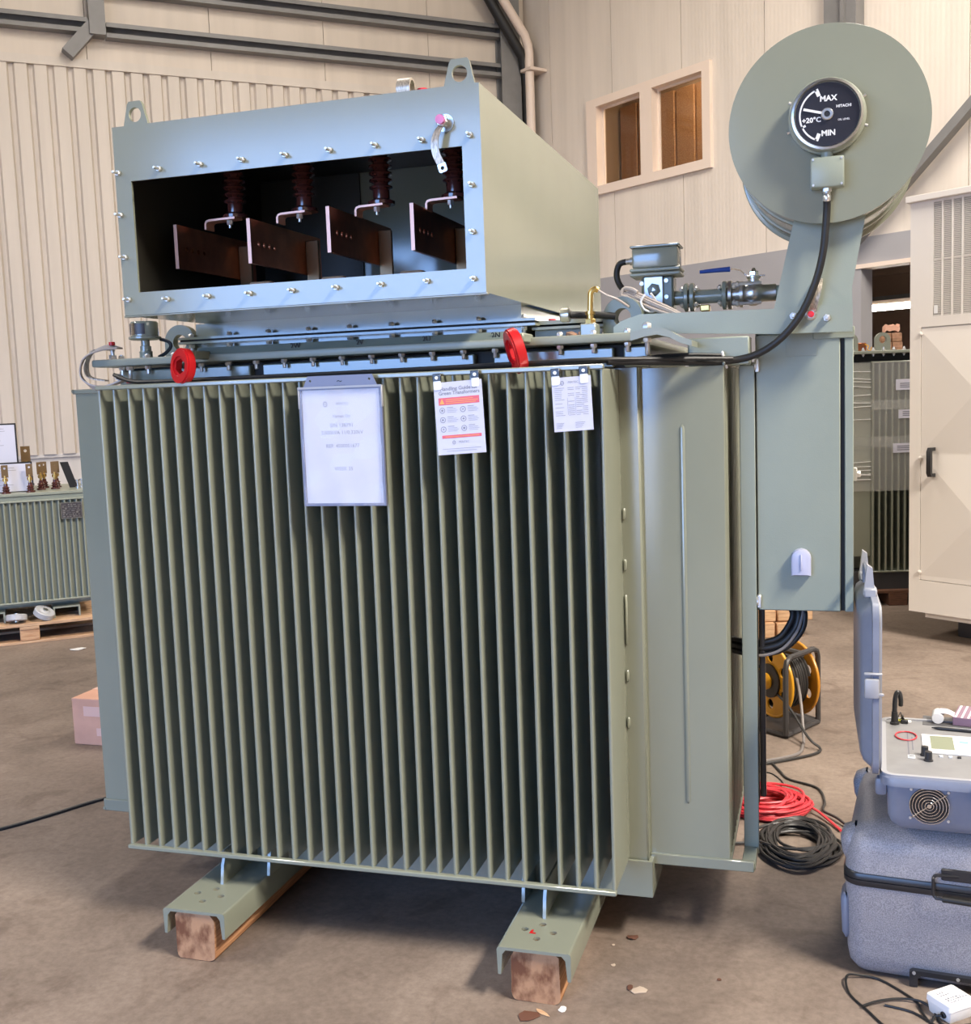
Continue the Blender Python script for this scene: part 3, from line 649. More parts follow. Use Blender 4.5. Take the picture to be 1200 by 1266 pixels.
for p, d in (((-0.045, CY+0.02, CZ1+0.046), (0, 0, 1)), ((0.005, CY+0.03, CZ0-0.045), (0, 0, -1))):
    m = MB(); m.lathe([(0.010, 0), (0.010, 0.010), (0.005, 0.011)], p, d, 12); lab(m.build('stud_cap', RED, TF), 'small dark red cap')
# cable run along the tank top
m = MB(); m.tube([(-0.01, 0.10, 1.80), (0.06, 0.085, 1.778), (0.14, 0.075, 1.772), (0.35, 0.07, 1.772), (0.8, 0.06, 1.772), (1.2, 0.06, 1.775), (1.55, 0.07, 1.778), (1.75, 0.17, 1.775), (1.93, 0.265, 1.770)], 0.0065, 8, 6); m.build('tank_cable', BLACK, TF)
m = MB(); m.tube([(0.0, 0.10, 1.79), (0.09, 0.09, 1.770), (0.2, 0.08, 1.766), (0.8, 0.075, 1.766), (1.5, 0.08, 1.770), (1.76, 0.19, 1.785), (1.90, 0.25, 1.781)], 0.0045, 8, 6); m.build('tank_cable', BLACK, TF)
# ------------------------------------------------------------------ conservator (oil drum), gauge and arm
KX, KZ, KY, KB = 2.192, 2.400, 0.300, 0.87
m = MB(); m.lathe([(0.256, 0), (0.256, KB-KY-0.02)], (KX, KY+0.01, KZ), (0, 1, 0), 72)
cons = m.build('conservator', PAINT, TF)
m = MB(); m.lathe([(0.2672, 0), (0.2675, 0.0003), (0.2675, 0.013), (0.2672, 0.0133)], (KX, KY, KZ), (0, 1, 0), 96); m.build('end_plate', PAINT, cons, smooth=12)
m = MB(); m.lathe([(0.264, 0), (0.2675, 0.002), (0.2675, 0.014), (0.262, 0.016)], (KX, KB-0.016, KZ), (0, 1, 0), 96); m.build('end_plate', PAINT, cons)
for y in (0.47, 0.70):
    m = MB(); m.lathe([(0.2565, 0), (0.261, 0.001), (0.261, 0.030), (0.2565, 0.031)], (KX, y, KZ), (0, 1, 0), 72); m.build('drum_band', PAINTL, cons)
GX, GZ = 2.190, 2.4145
m = MB(); m.lathe([(0.088, 0), (0.088, 0.012), (0.100, 0.014), (0.102, 0.020), (0.102, 0.034), (0.097, 0.038), (0.097, 0.052), (0.094, 0.057), (0.086, 0.058), (0.084, 0.053)], (GX, KY, GZ), (0, -1, 0), 48, cap=True)
gauge = m.build('gauge_housing', PAINTL, cons)
GY = KY-0.0535
m = MB(); m.lathe([(0.0845, 0), (0.0845, 0.0008)], (GX, GY, GZ), (0, -1, 0), 48); m.build('gauge_dial', DIAL, cons)
m = MB(); m.lathe([(0.090, 0), (0.0935, 0.003), (0.0935, 0.006), (0.0875, 0.0075), (0.0855, 0.004), (0.0855, 0)], (GX, KY-0.055, GZ), (0, -1, 0), 48, cap=False); m.build('gauge_bezel', ZINC, cons)
gy = GY-0.0012
m = MB(FRONT(GX, gy, GZ)); A0, A1 = R(113), R(247); n = 30
a_ = [(0.0735*cos(A0+(A1-A0)*i/n), 0.0735*sin(A0+(A1-A0)*i/n)) for i in range(n+1)]; b_ = [(0.069*cos(A0+(A1-A0)*i/n), 0.069*sin(A0+(A1-A0)*i/n)) for i in range(n+1)]
va = m.vs([(x, y, 0) for x, y in a_]); vb = m.vs([(x, y, 0) for x, y in b_])
for i in range(n): m.face([va[i], va[i+1], vb[i+1], vb[i]])
for ang, ln, wd in ((113, 0.020, 0.010), (247, 0.020, 0.010), (204, 0.012, 0.006)):
    c, s_ = cos(R(ang)), sin(R(ang)); r1, r2 = 0.0735, 0.0735-ln
    m.poly([(r1*c-wd/2*s_, r1*s_+wd/2*c, 0), (r1*c+wd/2*s_, r1*s_-wd/2*c, 0), (r2*c+wd/2*s_, r2*s_-wd/2*c, 0), (r2*c-wd/2*s_, r2*s_+wd/2*c, 0)])
for body, x, z, sz, bo in (('MAX', 0.003, 0.041, 0.0205, 0.0007), ('MIN', 0.003, -0.050, 0.0205, 0.0007), ('+20°C', -0.041, -0.0125, 0.0185, 0.0006), ('HITACHI', 0.043, 0.018, 0.0100, 0.0003), ('OIL LEVEL', 0.043, -0.0175, 0.0070, 0.0001)):
    m.text(body, sz, Matrix.Translation((x, z, 0)), bold=bo, ext=0)
m.text('-', 0.012, Matrix.Translation((0.055, -0.064, 0)) @ Matrix.Rotation(R(32), 4, 'Z') @ Matrix.Scale(3, 4, (1, 0, 0)), ext=0)
stuff(m.build('dial_marking', WHITE, cons, smooth=0))
m = MB(FRONT(GX, gy-0.003, GZ, R(164))); m.box(0.010, 0.064, -0.0032, 0.0032, -0.001, 0.0005); m.build('gauge_needle', WHITE, cons)
m = MB(); m.lathe([(0.016, 0), (0.016, 0.006), (0.014, 0.008), (0.0085, 0.008), (0.0085, 0.005)], (GX, GY, GZ), (0, -1, 0), 24); m.build('dial_hub', ZINC, cons)
m = MB(); m.lathe([(0.008, 0), (0.008, 0.0065)], (GX, GY, GZ), (0, -1, 0), 18); m.build('hub_centre', BLACK, cons)
for a in (25, -18, 155, 198):
    m = MB(); p = V((GX+0.103*cos(R(a)), KY-0.026, GZ+0.103*sin(R(a)))); m.lathe([(0.004, 0), (0.004, 0.008)], p, (cos(R(a)), 0, sin(R(a))), 8); m.build('gauge_screw', BOLT, cons)
m = MB(); m.box(2.146, 2.234, 0.245, 0.290, 2.222, 2.304, 0.006, 2); m.cyl((2.19, 0.27, 2.30), (2.19, 0.27, 2.335), 0.016, 14); m.build('terminal_box', PAINT2, cons)
for x in (2.153, 2.227):
    for z in (2.229, 2.297):
        m = MB(); m.lathe([(0.0035, 0), (0.003, 0.002)], (x, 0.245, z), (0, -1, 0), 8); m.build('box_screw', BOLT, cons)
m = MB(); m.hexn((2.189, 0.27, 2.222), (0, 0, -1), 0.013, 0.010); m.lathe([(0.0095, 0), (0.0095, 0.008), (0.011, 0.010), (0.011, 0.022), (0.008, 0.026)], (2.189, 0.27, 2.212), (0, 0, -1), 14); m.build('cable_gland', BOLT, cons)
m = MB(); m.tube([(2.189, 0.27, 2.195), (2.188, 0.28, 2.155), (2.179, 0.285, 2.057), (2.157, 0.29, 1.970), (2.119, 0.29, 1.887), (2.064, 0.295, 1.822), (1.996, 0.30, 1.780), (1.916, 0.29, 1.764), (1.824, 0.24, 1.764), (1.72, 0.16, 1.768), (1.60, 0.09, 1.772)], 0.0105, 12, 8); m.build('gauge_cable', BLACK, cons)
# arm and column
m = MB()
m.prism([[(1.577, 1.862), (1.577, 1.880), (1.600, 1.897), (1.657, 1.914), (2.04, 1.908), (2.258, 1.914), (2.258, 1.833), (2.05, 1.836), (1.70, 1.856)]], 0.335, 0.345, 'y')
m.box(1.62, 2.258, 0.345, 0.42, 1.898, 1.906)
arm = m.build('support_arm', PAINT2, TF)
m = MB(); m.prism([[(2.042, 1.905), (2.257, 1.913), (2.257, 1.960), (2.296, 2.170), (2.103, 2.170)]], 0.348, 0.356, 'y')
m.prism([[(2.042, 1.905), (2.050, 1.905), (2.111, 2.17), (2.103, 2.17)]], 0.3565, 0.60, 'y'); m.prism([[(2.249, 1.91), (2.257, 1.913), (2.257, 1.960), (2.296, 2.17), (2.288, 2.17), (2.249, 1.962)]], 0.3565, 0.60, 'y')
m.build('drum_column', PAINT2, TF)
for x, z in ((2.096, 1.884), (2.188, 1.874)):
    m = MB(); m.bolt((x, 0.335, z), (0, -1, 0), 0.011, 0.018, False); m.build('bolt', BOLT, arm)
m = MB(); m.lathe([(0.016, 0), (0.016, 0.006), (0.0115, 0.008), (0.0115, 0.014)], (2.145, 0.335, 1.886), (0, -1, 0), 18); m.build('earth_boss', ZINC, arm)
m = MB(); m.lathe([(0.009, 0), (0.009, 0.005), (0.004, 0.006)], (2.145, 0.321, 1.886), (0, -1, 0), 14); lab(m.build('stud_cap', REDP, arm), 'red plastic cap on the arm')
m = MB(); m.ribbon(spline([(2.150, 0.326, 1.895), (2.158, 0.312, 1.93), (2.166, 0.318, 1.965), (2.168, 0.340, 1.985)], 6), 0.020, 0.004, (1, 0, -0.2)); m.build('earth_braid', BRAID, arm)
# control cabinet
m = MB(); m.box(1.985, 2.263, 0.440, 0.62, 1.008, 1.850, 0.004); cab = m.build('control_cabinet', PAINT2, TF)
m = MB(); m.box(1.985, 2.226, 0.426, 0.4395, 1.008, 1.838, 0.003); m.build('cabinet_door', PAINT2, cab)
m = MB(); m.box(2.238, 2.263, 0.426, 0.4395, 1.008, 1.820, 0.002); m.build('cabinet_rim', PAINT2, cab)
m = MB(); m.box(2.2265, 2.2375, 0.436, 0.4398, 1.010, 1.82); m.build('door_gasket', GASKET, cab)
m = MB(); m.box(2.150, 2.266, 0.421, 0.445, 1.819, 1.852, 0.002); m.build('cabinet_hood', PAINT2, cab)
m = MB(); m.box(2.074, 2.162, 0.4235, 0.426, 1.772, 1.862, 0.001); m.build('blank_plate', LABEL, cab)
m = MB(); n = 10
P0 = [(-0.029, 0), (0.029, 0)]+[(0.029*cos(pi*i/n), 0.052+0.029*sin(pi*i/n)) for i in range(n+1)]
m.rings([[(2.113+x*k, y, 1.119+z*(1-(1-k)*0.35)+ (1-k)*0.01) for x, z in P0] for k, y in ((1, 0.426), (1, 0.408), (0.93, 0.401), (0.6, 0.397))]); m.box(2.110, 2.116, 0.393, 0.40, 1.135, 1.185, 0.002)
lab(m.build('lock_cover', LILAC, cab), 'pale lilac flap over the cabinet lock')
for z in (1.750, 1.037):
    m = MB(); m.cyl((1.955, 0.42, z), (1.995, 0.42, z), 0.005, 10); m.hexn((1.972, 0.42, z), (1, 0, 0), 0.011, 0.010); m.lathe([(0.016, 0), (0.016, 0.004)], (1.983, 0.42, z), (1, 0, 0), 14); m.box(1.984, 1.996, 0.412, 0.4265, z-0.02, z+0.02, 0.002); m.build('hinge_bolt', BOLT, cab)
m = MB(); m.box(2.263, 2.275, 0.49, 0.51, 1.395, 1.435, 0.002); m.hexn((2.275, 0.50, 1.415), (1, 0, 0), 0.010, 0.010); m.build('side_clip', BOLT, cab)
m = MB(); m.box(1.938, 1.983, 0.405, 0.413, 0.24, 1.752, 0.002); m.box(1.938, 1.978, 0.285, 0.413, 0.238, 0.262, 0.002); m.build('mounting_post', PAINT2, TF)
m = MB(); m.box(1.976, 1.9845, 0.4135, 0.47, 0.40, 1.752); m.build('post_gap_strip', GASKET, TF)  # black strip added to stand in for shade in the gap
m = MB(); m.box(1.80, 1.975, 0.30, 0.415, 1.752, 1.834, 0.004); m.build('post_head', PAINT2, TF)
m = MB(); m.box(1.985, 2.003, 0.47, 0.50, 0.40, 1.008, 0.003); m.build('cable_duct', BLACKP, TF)
m = MB()
for k, (dr, r) in enumerate(((0, 0.012), (0.018, 0.009), (-0.018, 0.009))):
    m.tube([(2.085+dr, 0.52, 1.02), (2.104+dr, 0.50, 0.985), (2.092+dr, 0.49, 0.938-dr*.6), (2.050+dr*.4, 0.48, 0.893-dr), (1.990, 0.48, 0.876-dr), (1.94, 0.48, 0.878-dr), (1.88, 0.47, 0.895-dr)], r, 10, 7)
m.build('cable_loop', BLACK, TF)
m = MB(); m.tube([(2.118, 0.51, 1.01), (2.113, 0.49, 0.975), (2.098, 0.475, 0.932), (2.055, 0.465, 0.880), (1.995, 0.46, 0.858), (1.94, 0.46, 0.866)], 0.0045, 8, 7); lab(m.build('cable_loop', CABLEG, TF), 'thin grey cable along the black loop')
m = MB(); m.tube([(1.911, 0.30, 1.745), (1.905, 0.283, 1.765), (1.90, 0.286, 1.79), (1.897, 0.30, 1.775)], 0.004, 6, 5); m.build('cable_tie', WHITEP, TF)
# gas relay, pipe run, valve
m = MB(); m.box(1.610, 1.752, 0.50, 0.60, 2.066, 2.128, 0.006, 2); m.box(1.604, 1.758, 0.495, 0.606, 2.128, 2.136, 0.003); relay = m.build('gas_relay', PAINT, TF)
m = MB(); m.box(1.603, 1.760, 0.492, 0.608, 2.040, 2.052, 0.004); m.box(1.603, 1.760, 0.492, 0.608, 2.054, 2.066, 0.004); m.build('relay_flange', PAINTL, relay)
m = MB(); m.box(1.636, 1.735, 0.515, 0.60, 1.91, 2.040, 0.006); m.build('relay_body', DARKPAINT, relay)
m = MB(); m.box(1.644, 1.705, 0.507, 0.515, 1.955, 2.040, 0.003); m.build('relay_cover', ALU, relay)
m = MB(); m.hexn((1.676, 0.507, 1.998), (0, -1, 0), 0.021, 0.005); m.lathe([(0.014, 0), (0.014, 0.004), (0.010, 0.005)], (1.676, 0.502, 1.998), (0, -1, 0), 18); m.build('relay_plug', DARKPAINT, relay)
m = MB(); m.lathe([(0.007, 0), (0.007, 0.002)], (1.676, 0.497, 1.998), (0, -1, 0), 3); m.build('plug_mark', ALU, relay)
for x, z in ((1.638, 2.02), (1.714, 2.025), (1.714, 1.975)):
    m = MB(); m.lathe([(0.0065, 0), (0.0065, 0.006)], (x, 0.515, z), (0, -1, 0), 10); m.build('relay_screw', BOLT, relay)
m = MB(); m.lathe([(0.013, 0), (0.013, 0.012), (0.010, 0.014), (0.010, 0.026)], (1.610, 0.55, 2.095), (-1, 0, 0), 14); m.build('cable_gland', BRAID, relay)
m = MB(); m.tube([(1.585, 0.55, 2.095), (1.562, 0.55, 2.088), (1.553, 0.55, 2.055), (1.565, 0.545, 2.02), (1.60, 0.52, 1.985), (1.63, 0.50, 1.955)], 0.010, 10, 6); m.build('relay_cable', BLACK, relay)
PZ, PY = 1.972, 0.555
m = MB(); m.cyl((1.735, PY, PZ), (2.10, PY, PZ), 0.022, 20); pp = m.build('oil_pipe', PAINT, TF)
def pflange(x, r, t_, mt):
    q = MB(); q.lathe([(r-0.002, 0), (r, 0.002), (r, t_-0.002), (r-0.002, t_)], (x, PY, PZ), (1, 0, 0), 28); o = q.build('pipe_flange', mt, pp)
    return o
for x, mt in ((1.765, PAINT), (1.783, PAINT), (1.882, PAINT), (1.898, STEEL)): pflange(x, 0.044, 0.013, mt)
for x0, x1 in ((1.752, 1.810), (1.868, 1.926)):
    for a in (45, 135, 225, 315):
        m = MB(); y, z = PY+0.034*cos(R(a)), PZ+0.034*sin(R(a)); m.cyl((x0, y, z), (x1, y, z), 0.004, 8); m.hexn((x0+0.004, y, z), (1, 0, 0), 0.008, 0.007); m.hexn((x1-0.012, y, z), (1, 0, 0), 0.008, 0.008); m.build('flange_bolt', BOLT, pp)
m = MB(); m.lathe([(0.024, 0), (0.024, 0.02), (0.040, 0.022), (0.040, 0.032), (0.027, 0.034), (0.030, 0.04), (0.037, 0.055), (0.037, 0.07), (0.030, 0.085), (0.026, 0.09), (0.026, 0.13)], (1.912, PY, PZ), (1, 0, 0), 28)
m.lathe([(0.018, 0), (0.018, 0.026), (0.022, 0.027), (0.022, 0.033), (0.010, 0.034)], (1.976, PY, PZ+0.02), (0, 0, 1), 18); valve = m.build('ball_valve', STEEL, TF)
for dz in (-0.03, 0.03):
    m = MB(); m.cyl((1.912, PY-0.028, PZ+dz), (2.0, PY-0.028, PZ+dz), 0.005, 8); m.hexn((1.925, PY-0.028, PZ+dz), (1, 0, 0), 0.009, 0.008); m.build('valve_bolt', BOLT, valve)
m = MB(); m.hexn((1.976, PY, PZ+0.056), (0, 0, 1), 0.015, 0.012); m.lathe([(0.009, 0), (0.004, 0.010)], (1.976, PY, PZ+0.068), (0, 0, 1), 10); m.box(1.955, 2.01, PY-0.014, PY+0.014, PZ+0.0505, PZ+0.0545, 0.001); m.build('valve_stem', CHROME, valve)
m = MB(); m.ribbon([(1.985, PY, PZ+0.047), (1.968, PY, PZ+0.047), (1.950, PY, PZ+0.060), (1.936, PY, PZ+0.073), (1.92, PY-0.004, PZ+0.077), (1.90, PY-0.008, PZ+0.078)], 0.014, 0.004, (0, 1, 0)); m.build('valve_lever', CHROME, valve)
m = MB(); m.tube([(1.905, PY-0.008, PZ+0.078), (1.86, PY-0.02, PZ+0.076), (1.815, PY-0.03, PZ+0.073)], lambda t_: 0.0085-0.003*t_, 10, 5); lab(m.build('lever_grip', BLUE, valve), 'blue plastic grip of the valve lever')
m = MB(); m.box(1.815, 1.845, PY-0.035, PY-0.005, 1.925, 1.945, 0.003); m.build('drain_plug', BRASS, pp)
# coiled white sensor leads on the cover
random.seed(11); m = MB()
for k in range(13):
    o = random.uniform(-0.016, 0.016); q = random.uniform(-0.02, 0.02)
    m.tube([(1.600+q*.5, 0.42+o, 1.985+o*.6), (1.625, 0.41+o, 1.975+o), (1.69, 0.40+q, 1.942+o), (1.75, 0.40+q, 1.915+o*.7), (1.80, 0.40+q, 1.885+o*.5)], 0.0042, 6, 5)
m.tube([(1.595, 0.42, 1.965), (1.588, 0.42, 1.985), (1.600, 0.42, 2.0), (1.625, 0.41, 1.995), (1.64, 0.405, 1.985)], 0.006, 8, 5)
lab(stuff(m.build('wire_bundle', WIRE, TF)), 'bundle of off-white sensor leads tied together')
m = MB(); m.tube([(1.668, 0.375, 1.975), (1.655, 0.375, 1.955), (1.665, 0.375, 1.93), (1.69, 0.40, 1.925), (1.695, 0.43, 1.95), (1.68, 0.41, 1.98)], 0.0035, 6, 5, closed=False); m.build('cable_tie', WHITEP, TF)
# brass elbow, its block, capillary and hose
m = MB(); m.box(1.485, 1.535, 0.28, 0.34, CZ1, 1.893, 0.004); m.build('pipe_block', PAINT, TF)
m = MB(); m.hexn((1.512, 0.31, 1.893), (0, 0, 1), 0.017, 0.014); m.lathe([(0.011, 0), (0.011, 0.012), (0.015, 0.013), (0.015, 0.022)], (1.512, 0.31, 1.907), (0, 0, 1), 14)
m.tube([(1.512, 0.31, 1.925), (1.514, 0.31, 1.97), (1.516, 0.31, 1.985), (1.526, 0.312, 1.994), (1.537, 0.315, 1.991)], 0.0085, 10, 5); m.build('brass_elbow', BRASS, TF)
m = MB(); m.tube([(1.535, 0.315, 1.992), (1.56, 0.32, 1.975), (1.59, 0.33, 1.962), (1.62, 0.36, 1.94)], 0.0035, 8, 5); m.build('capillary', TERRA, TF)
m = MB(); m.lathe([(0.020, 0), (0.022, 0.004), (0.022, 0.026), (0.014, 0.03)], (1.418, 0.33, 1.924), (1, 0, 0), 16); m.build('hose_coupling', ZINC, TF)
m = MB(); m.tube([(1.445, 0.33, 1.924), (1.48, 0.345, 1.922), (1.53, 0.36, 1.920), (1.575, 0.375, 1.915)], 0.011, 10, 4); m.build('hose', BLACK, TF)
# base channels with gusset plates
def chan(x0, x1):
    q = MB(); zt_, zf, t_ = 0.1606, 0.080, 0.009
    prof = [(x0, zt_-0.008), (x0+0.003, zt_-0.002), (x0+0.008, zt_), (x1-0.008, zt_), (x1-0.003, zt_-0.002), (x1, zt_-0.008), (x1-0.002, zf), (x1-0.011, zf), (x1-0.016, zt_-t_-0.012), (x1-0.026, zt_-t_), (x0+0.026, zt_-t_), (x0+0.016, zt_-t_-0.012), (x0+0.011, zf), (x0+0.002, zf)]
    q.mi = 0
    yb = Y1+0.20
    # web with drilled front end: built in plan, so the holes are real
    q.prism([[(x0+0.008, -0.184), (x1-0.008, -0.184), (x1-0.008, 0.02), (x0+0.008, 0.02)]]+[circ(x0+hx, hy, 0.0105, 14) for hx, hy in ((0.053, -0.070), (0.097, -0.033), (0.099, -0.118), (0.138, -0.075))], zt_-t_, zt_, 'z')
    q.box(x0+0.008, x1-0.008, 0.02, yb, zt_-t_, zt_)
    for a, b, sgn in ((x0, x0+0.008, 1), (x1-0.008, x1, -1)):
        xo, xi = (a, b) if sgn > 0 else (b, a)
        q.prism([[(xo, zt_-0.008), (xo+sgn*0.003, zt_-0.002), (xi, zt_), (xi, zt_-t_), (xo+sgn*0.026, zt_-t_), (xo+sgn*0.016, zt_-t_-0.012), (xo+sgn*0.011, zf), (xo+sgn*0.002, zf)]], -0.184, yb, 'y')
    return q
for x0, x1, gs in ((0.229, 0.441, (0.326, 0.444)), (1.298, 1.510, (1.302, 1.390))):
    c = chan(x0, x1).build('base_channel', PAINT, TF)
    for k, g in enumerate(gs):
        m = MB(); yf = 0.0 if (g in (0.326, 1.390)) else 0.09
        m.prism([[(yf, 0.1606), (Y0+0.01, 0.1606), (Y0+0.01, 0.262), (yf+0.03, 0.262), (yf+0.01, 0.22)], circ(yf+0.06, 0.235, 0.010, 12)], g-0.004, g+0.006, 'x'); m.build('gusset', PAINT, c)
m = MB(); F = Matrix.Translation((1.376, -0.082, 0.1612)); m = MB(F); m.poly([(-0.005, 0.012, 0), (-0.008, -0.010, 0), (0.012, -0.010, 0), (0.010, -0.004, 0), (0.001, -0.003, 0), (0.002, 0.012, 0)]); lab(m.build('paint_mark', RED, TF), 'small red paint mark on the right channel')
# timbers under the channels
def timber(x0, x1, y0, label):
    q = MB(); random.seed(int(x0*100)); yb = Y1+0.12
    out = rrect(x0, 0.0, x1, 0.150, 0.022, 4); out = [(x+random.uniform(-.003, .003), max(0, z+random.uniform(-.002, .002)) if z < 0.14 else min(z, 0.150)) for x, z in out]
    R_ = []
    for y in (y0, y0+0.004, y0+0.3, y0+0.8, yb): R_.append([(x+(0 if y > y0 else 0.002*(1 if x < (x0+x1)/2 else -1)), y, z) for x, z in out])
    L = [q.vs(r) for r in R_]; n = len(L[0])
    for j in range(len(L)-1):
        for i in range(n): q.face([L[j][i], L[j][(i+1) % n], L[j+1][(i+1) % n], L[j+1][i]])
    q.mi = 1; q.face(L[0][::-1]); q.mi = 0; q.face(L[-1])
    o = q.build('timber_beam', [WOOD, WOODEND], loc=((x0+x1)/2, (y0+yb)/2, 0))
    return tag(o, label, 'beam', 'timber beams under the transformer')
timber(0.262, 0.402, -0.178, 'square timber beam under the left base channel of the green transformer')
timber(1.335, 1.474, -0.170, 'square timber beam under the right base channel of the green transformer')
# ------------------------------------------------------------------ sheets hanging on the front
def sheet_frame(tl, tr, bl, y=-0.016, tilt=0.02):
    tl, tr, bl = V((tl[0], y, tl[1])), V((tr[0], y, tr[1])), V((bl[0], y-tilt, bl[1])); dx = (tr-tl); dy = (tl-bl); w, h = dx.length, dy.length
    ex = dx.normalized(); ez = ex.cross(dy).normalized(); ey = ez.cross(ex)
    F = Matrix((ex, ey, ez)).transposed().to_4x4(); F.translation = bl; return F, w, h
def emblem(q, x, y, s): q.prism([circ(x, y, s, 16, 0, s*1.25), circ(x, y, s*0.72, 16, 0, s*0.92)], 0.0011, 0.0013, 'z'); q.box(x-s*0.9, x+s*0.5, y-s*0.12, y+s*0.12, 0.0011, 0.0013)
def T(x, y, z=0.0011): return Matrix.Translation((x, y, z))
F, w, h = sheet_frame((0.706, 1.724), (0.952, 1.724), (0.716, 1.391), -0.030, 0.0)
pw_ = thing('document_pouch', 'clear vinyl document pouch with a white sheet hanging on the transformer fins', 'document pouch', F @ V((w/2, 0, 0)))
m = MB(F); m.box(0, w, 0, h, 0, 0.0008); m.build('paper', PAPER, pw_)
m = MB(F)
emblem(m, w*0.30, h*0.872, 0.0065); m.text('PERITEC', 0.0105, T(w*0.52, h*0.872), ext=0)
for b_, yy, sz in (('Vartan Oy', 0.765, 0.0135), ('S/N 138791', 0.685, 0.0155), ('2,000kVA 11/0.320kV', 0.622, 0.0150), ('REF: 4500051677', 0.505, 0.0150), ('WEEK 25', 0.305, 0.0150)): m.text(b_, sz, T(w*0.5, h*yy), ext=0)
stuff(m.build('printed_text', INKL, pw_, smooth=0))
m = MB(F); nx, ny = 14, 18; random.seed(5)      # wavy vinyl front
g = [[m.bm.verts.new(F @ V((w*(i/nx)*1.02-w*0.01, h*(j/ny)*1.02-h*0.015, 0.006+0.004*sin(pi*i/nx)*sin(pi*j/ny)+0.0022*sin(i*1.1+j*0.35)*sin(pi*i/nx)+0.0015*sin(j*0.9-i*0.4)))) for i in range(nx+1)] for j in range(ny+1)]
for j in range(ny):
    for i in range(nx): m.face([g[j][i], g[j][i+1], g[j+1][i+1], g[j+1][i]])
m.build('vinyl_front', POUCH, pw_, smooth=60)
m = MB(F); e = 0.007; m.prism([[(-e, -e), (w+e, -e), (w+e, h+e), (-e, h+e)], [(0.001, 0.001), (w-0.001, 0.001), (w-0.001, h-0.001), (0.001, h-0.001)]], -0.003, 0.006, 'z'); m.build('pouch_rim', POUCHG, pw_)
for x_ in (-0.010, w+0.004):
    m = MB(F); m.box(x_, x_+0.006, h-0.055, h+0.008, -0.002, 0.008, 0.002); m.build('pouch_flap', CASEG, pw_)
m = MB(F); m.prism([[(-0.009, h+0.003), (w+0.009, h+0.003), (w+0.009, h+0.009), (-0.009, h+0.009)]], 0.0062, 0.009, 'z'); m.build('pouch_edge', CASEG, pw_)
m = MB(F); m.prism([[(0.005, h+0.004), (w-0.005, h+0.004), (w-0.022, h+0.040), (0.022, h+0.040)], circ(0.030, h+0.026, 0.0035, 10), circ(w-0.030, h+0.026, 0.0035, 10)], -0.002, 0.002, 'z'); m.build('hanger_strip', POUCHG, pw_)
m = MB(F); m.text('~', 0.03, T(w*0.5, h+0.024, 0.0025), ext=0); m.text('- - - - -', 0.012, T(w*0.5, h+0.012, 0.0025), ext=0); stuff(m.build('strip_print', BLACK, pw_, smooth=0))
def clips(q_root, F, w, h):
    for x in (0.012, w-0.018):
        q = MB(F); q.prism([rrect(x-0.011, h-0.020, x+0.011, h+0.006, 0.004)], 0.0009, 0.003, 'z'); q.build('clip_tab', WHITEP, q_root)
        q = MB(F); q.box(x-0.013, x+0.013, h+0.004, h+0.026, -0.002, 0.004, 0.002); q.build('clip', BLACKP, q_root)
        q = MB(F); q.lathe([(0.005, 0), (0.005, 0.003)], (x, h+0.014, 0.004), (0, 0, 1), 10); q.build('clip_stud', WHITEP, q_root)
F, w, h = sheet_frame((1.132, 1.730), (1.2745, 1.737), (1.133, 1.526), -0.022, 0.010)
s2 = thing('handling_sheet', 'white handling guide sheet with red bars and round icons clipped to the fins', 'sign', F @ V((w/2, 0, 0)))
m = MB(F); m.box(0, w, 0, h, 0, 0.0008); m.build('paper', PAPER, s2)
m = MB(F)
m.text('Handling Guide for', 0.0145, T(w*0.52, h*0.905), bold=0.0003, ext=0); m.text('Green Transformers', 0.0145, T(w*0.52, h*0.845), bold=0.0003, ext=0)
for i in range(2):
    for j in range(3):
        cx, cy = w*(0.15+0.43*i), h*(0.612-0.13*j)
        m.prism([circ(cx, cy, 0.0083, 20), circ(cx, cy, 0.0066, 20)], 0.0011, 0.0013, 'z'); m.prism([circ(cx, cy, 0.0035, [3, 4, 6][j] if i else [6, 4, 3][j], pi/2)], 0.0011, 0.0013, 'z')
        for k in range(4): m.box(cx+0.014, cx+0.014+w*(0.13 if k == 0 else 0.22-0.03*(k % 2)), cy+0.007-k*0.0045, cy+0.0085-k*0.0045-(0.0006 if k else 0), 0.0011, 0.0012)
emblem(m, w*0.35, h*0.165, 0.0045); m.text('PERITEC', 0.0085, T(w*0.56, h*0.165), ext=0)
for k, l in enumerate((0.80, 0.62)): m.box(w*(0.5-l/2), w*(0.5+l/2), h*(0.075-0.03*k), h*(0.080-0.03*k), 0.0011, 0.0012)
stuff(m.build('printed_text', INKL, s2, smooth=0))
m = MB(F); m.box(w*0.085, w*0.93, h*0.685, h*0.785, 0.0010, 0.0012); m.box(w*0.11, w*0.93, h*0.225, h*0.268, 0.0010, 0.0012); stuff(m.build('red_bar', INKR, s2))
m = MB(F); m.prism([[(w*0.105, h*0.70), (w*0.205, h*0.70), (w*0.155, h*0.775)]], 0.0012, 0.0014, 'z'); m.box(w*0.235, w*0.80, h*0.753, h*0.760, 0.0012, 0.0013); m.box(w*0.235, w*0.90, h*0.728, h*0.735, 0.0012, 0.0013); m.box(w*0.235, w*0.86, h*0.703, h*0.710, 0.0012, 0.0013); m.box(w*0.18, w*0.88, h*0.243, h*0.249, 0.0012, 0.0013)
stuff(m.build('warning_mark', INKO, s2))
clips(s2, F, w, h)
F, w, h = sheet_frame((1.469, 1.730), (1.578, 1.735), (1.472, 1.583), -0.022, 0.008)
s3 = thing('test_sheet', 'small white test data sheet with faint tables clipped to the fins, right of the others', 'sign', F @ V((w/2, 0, 0)))
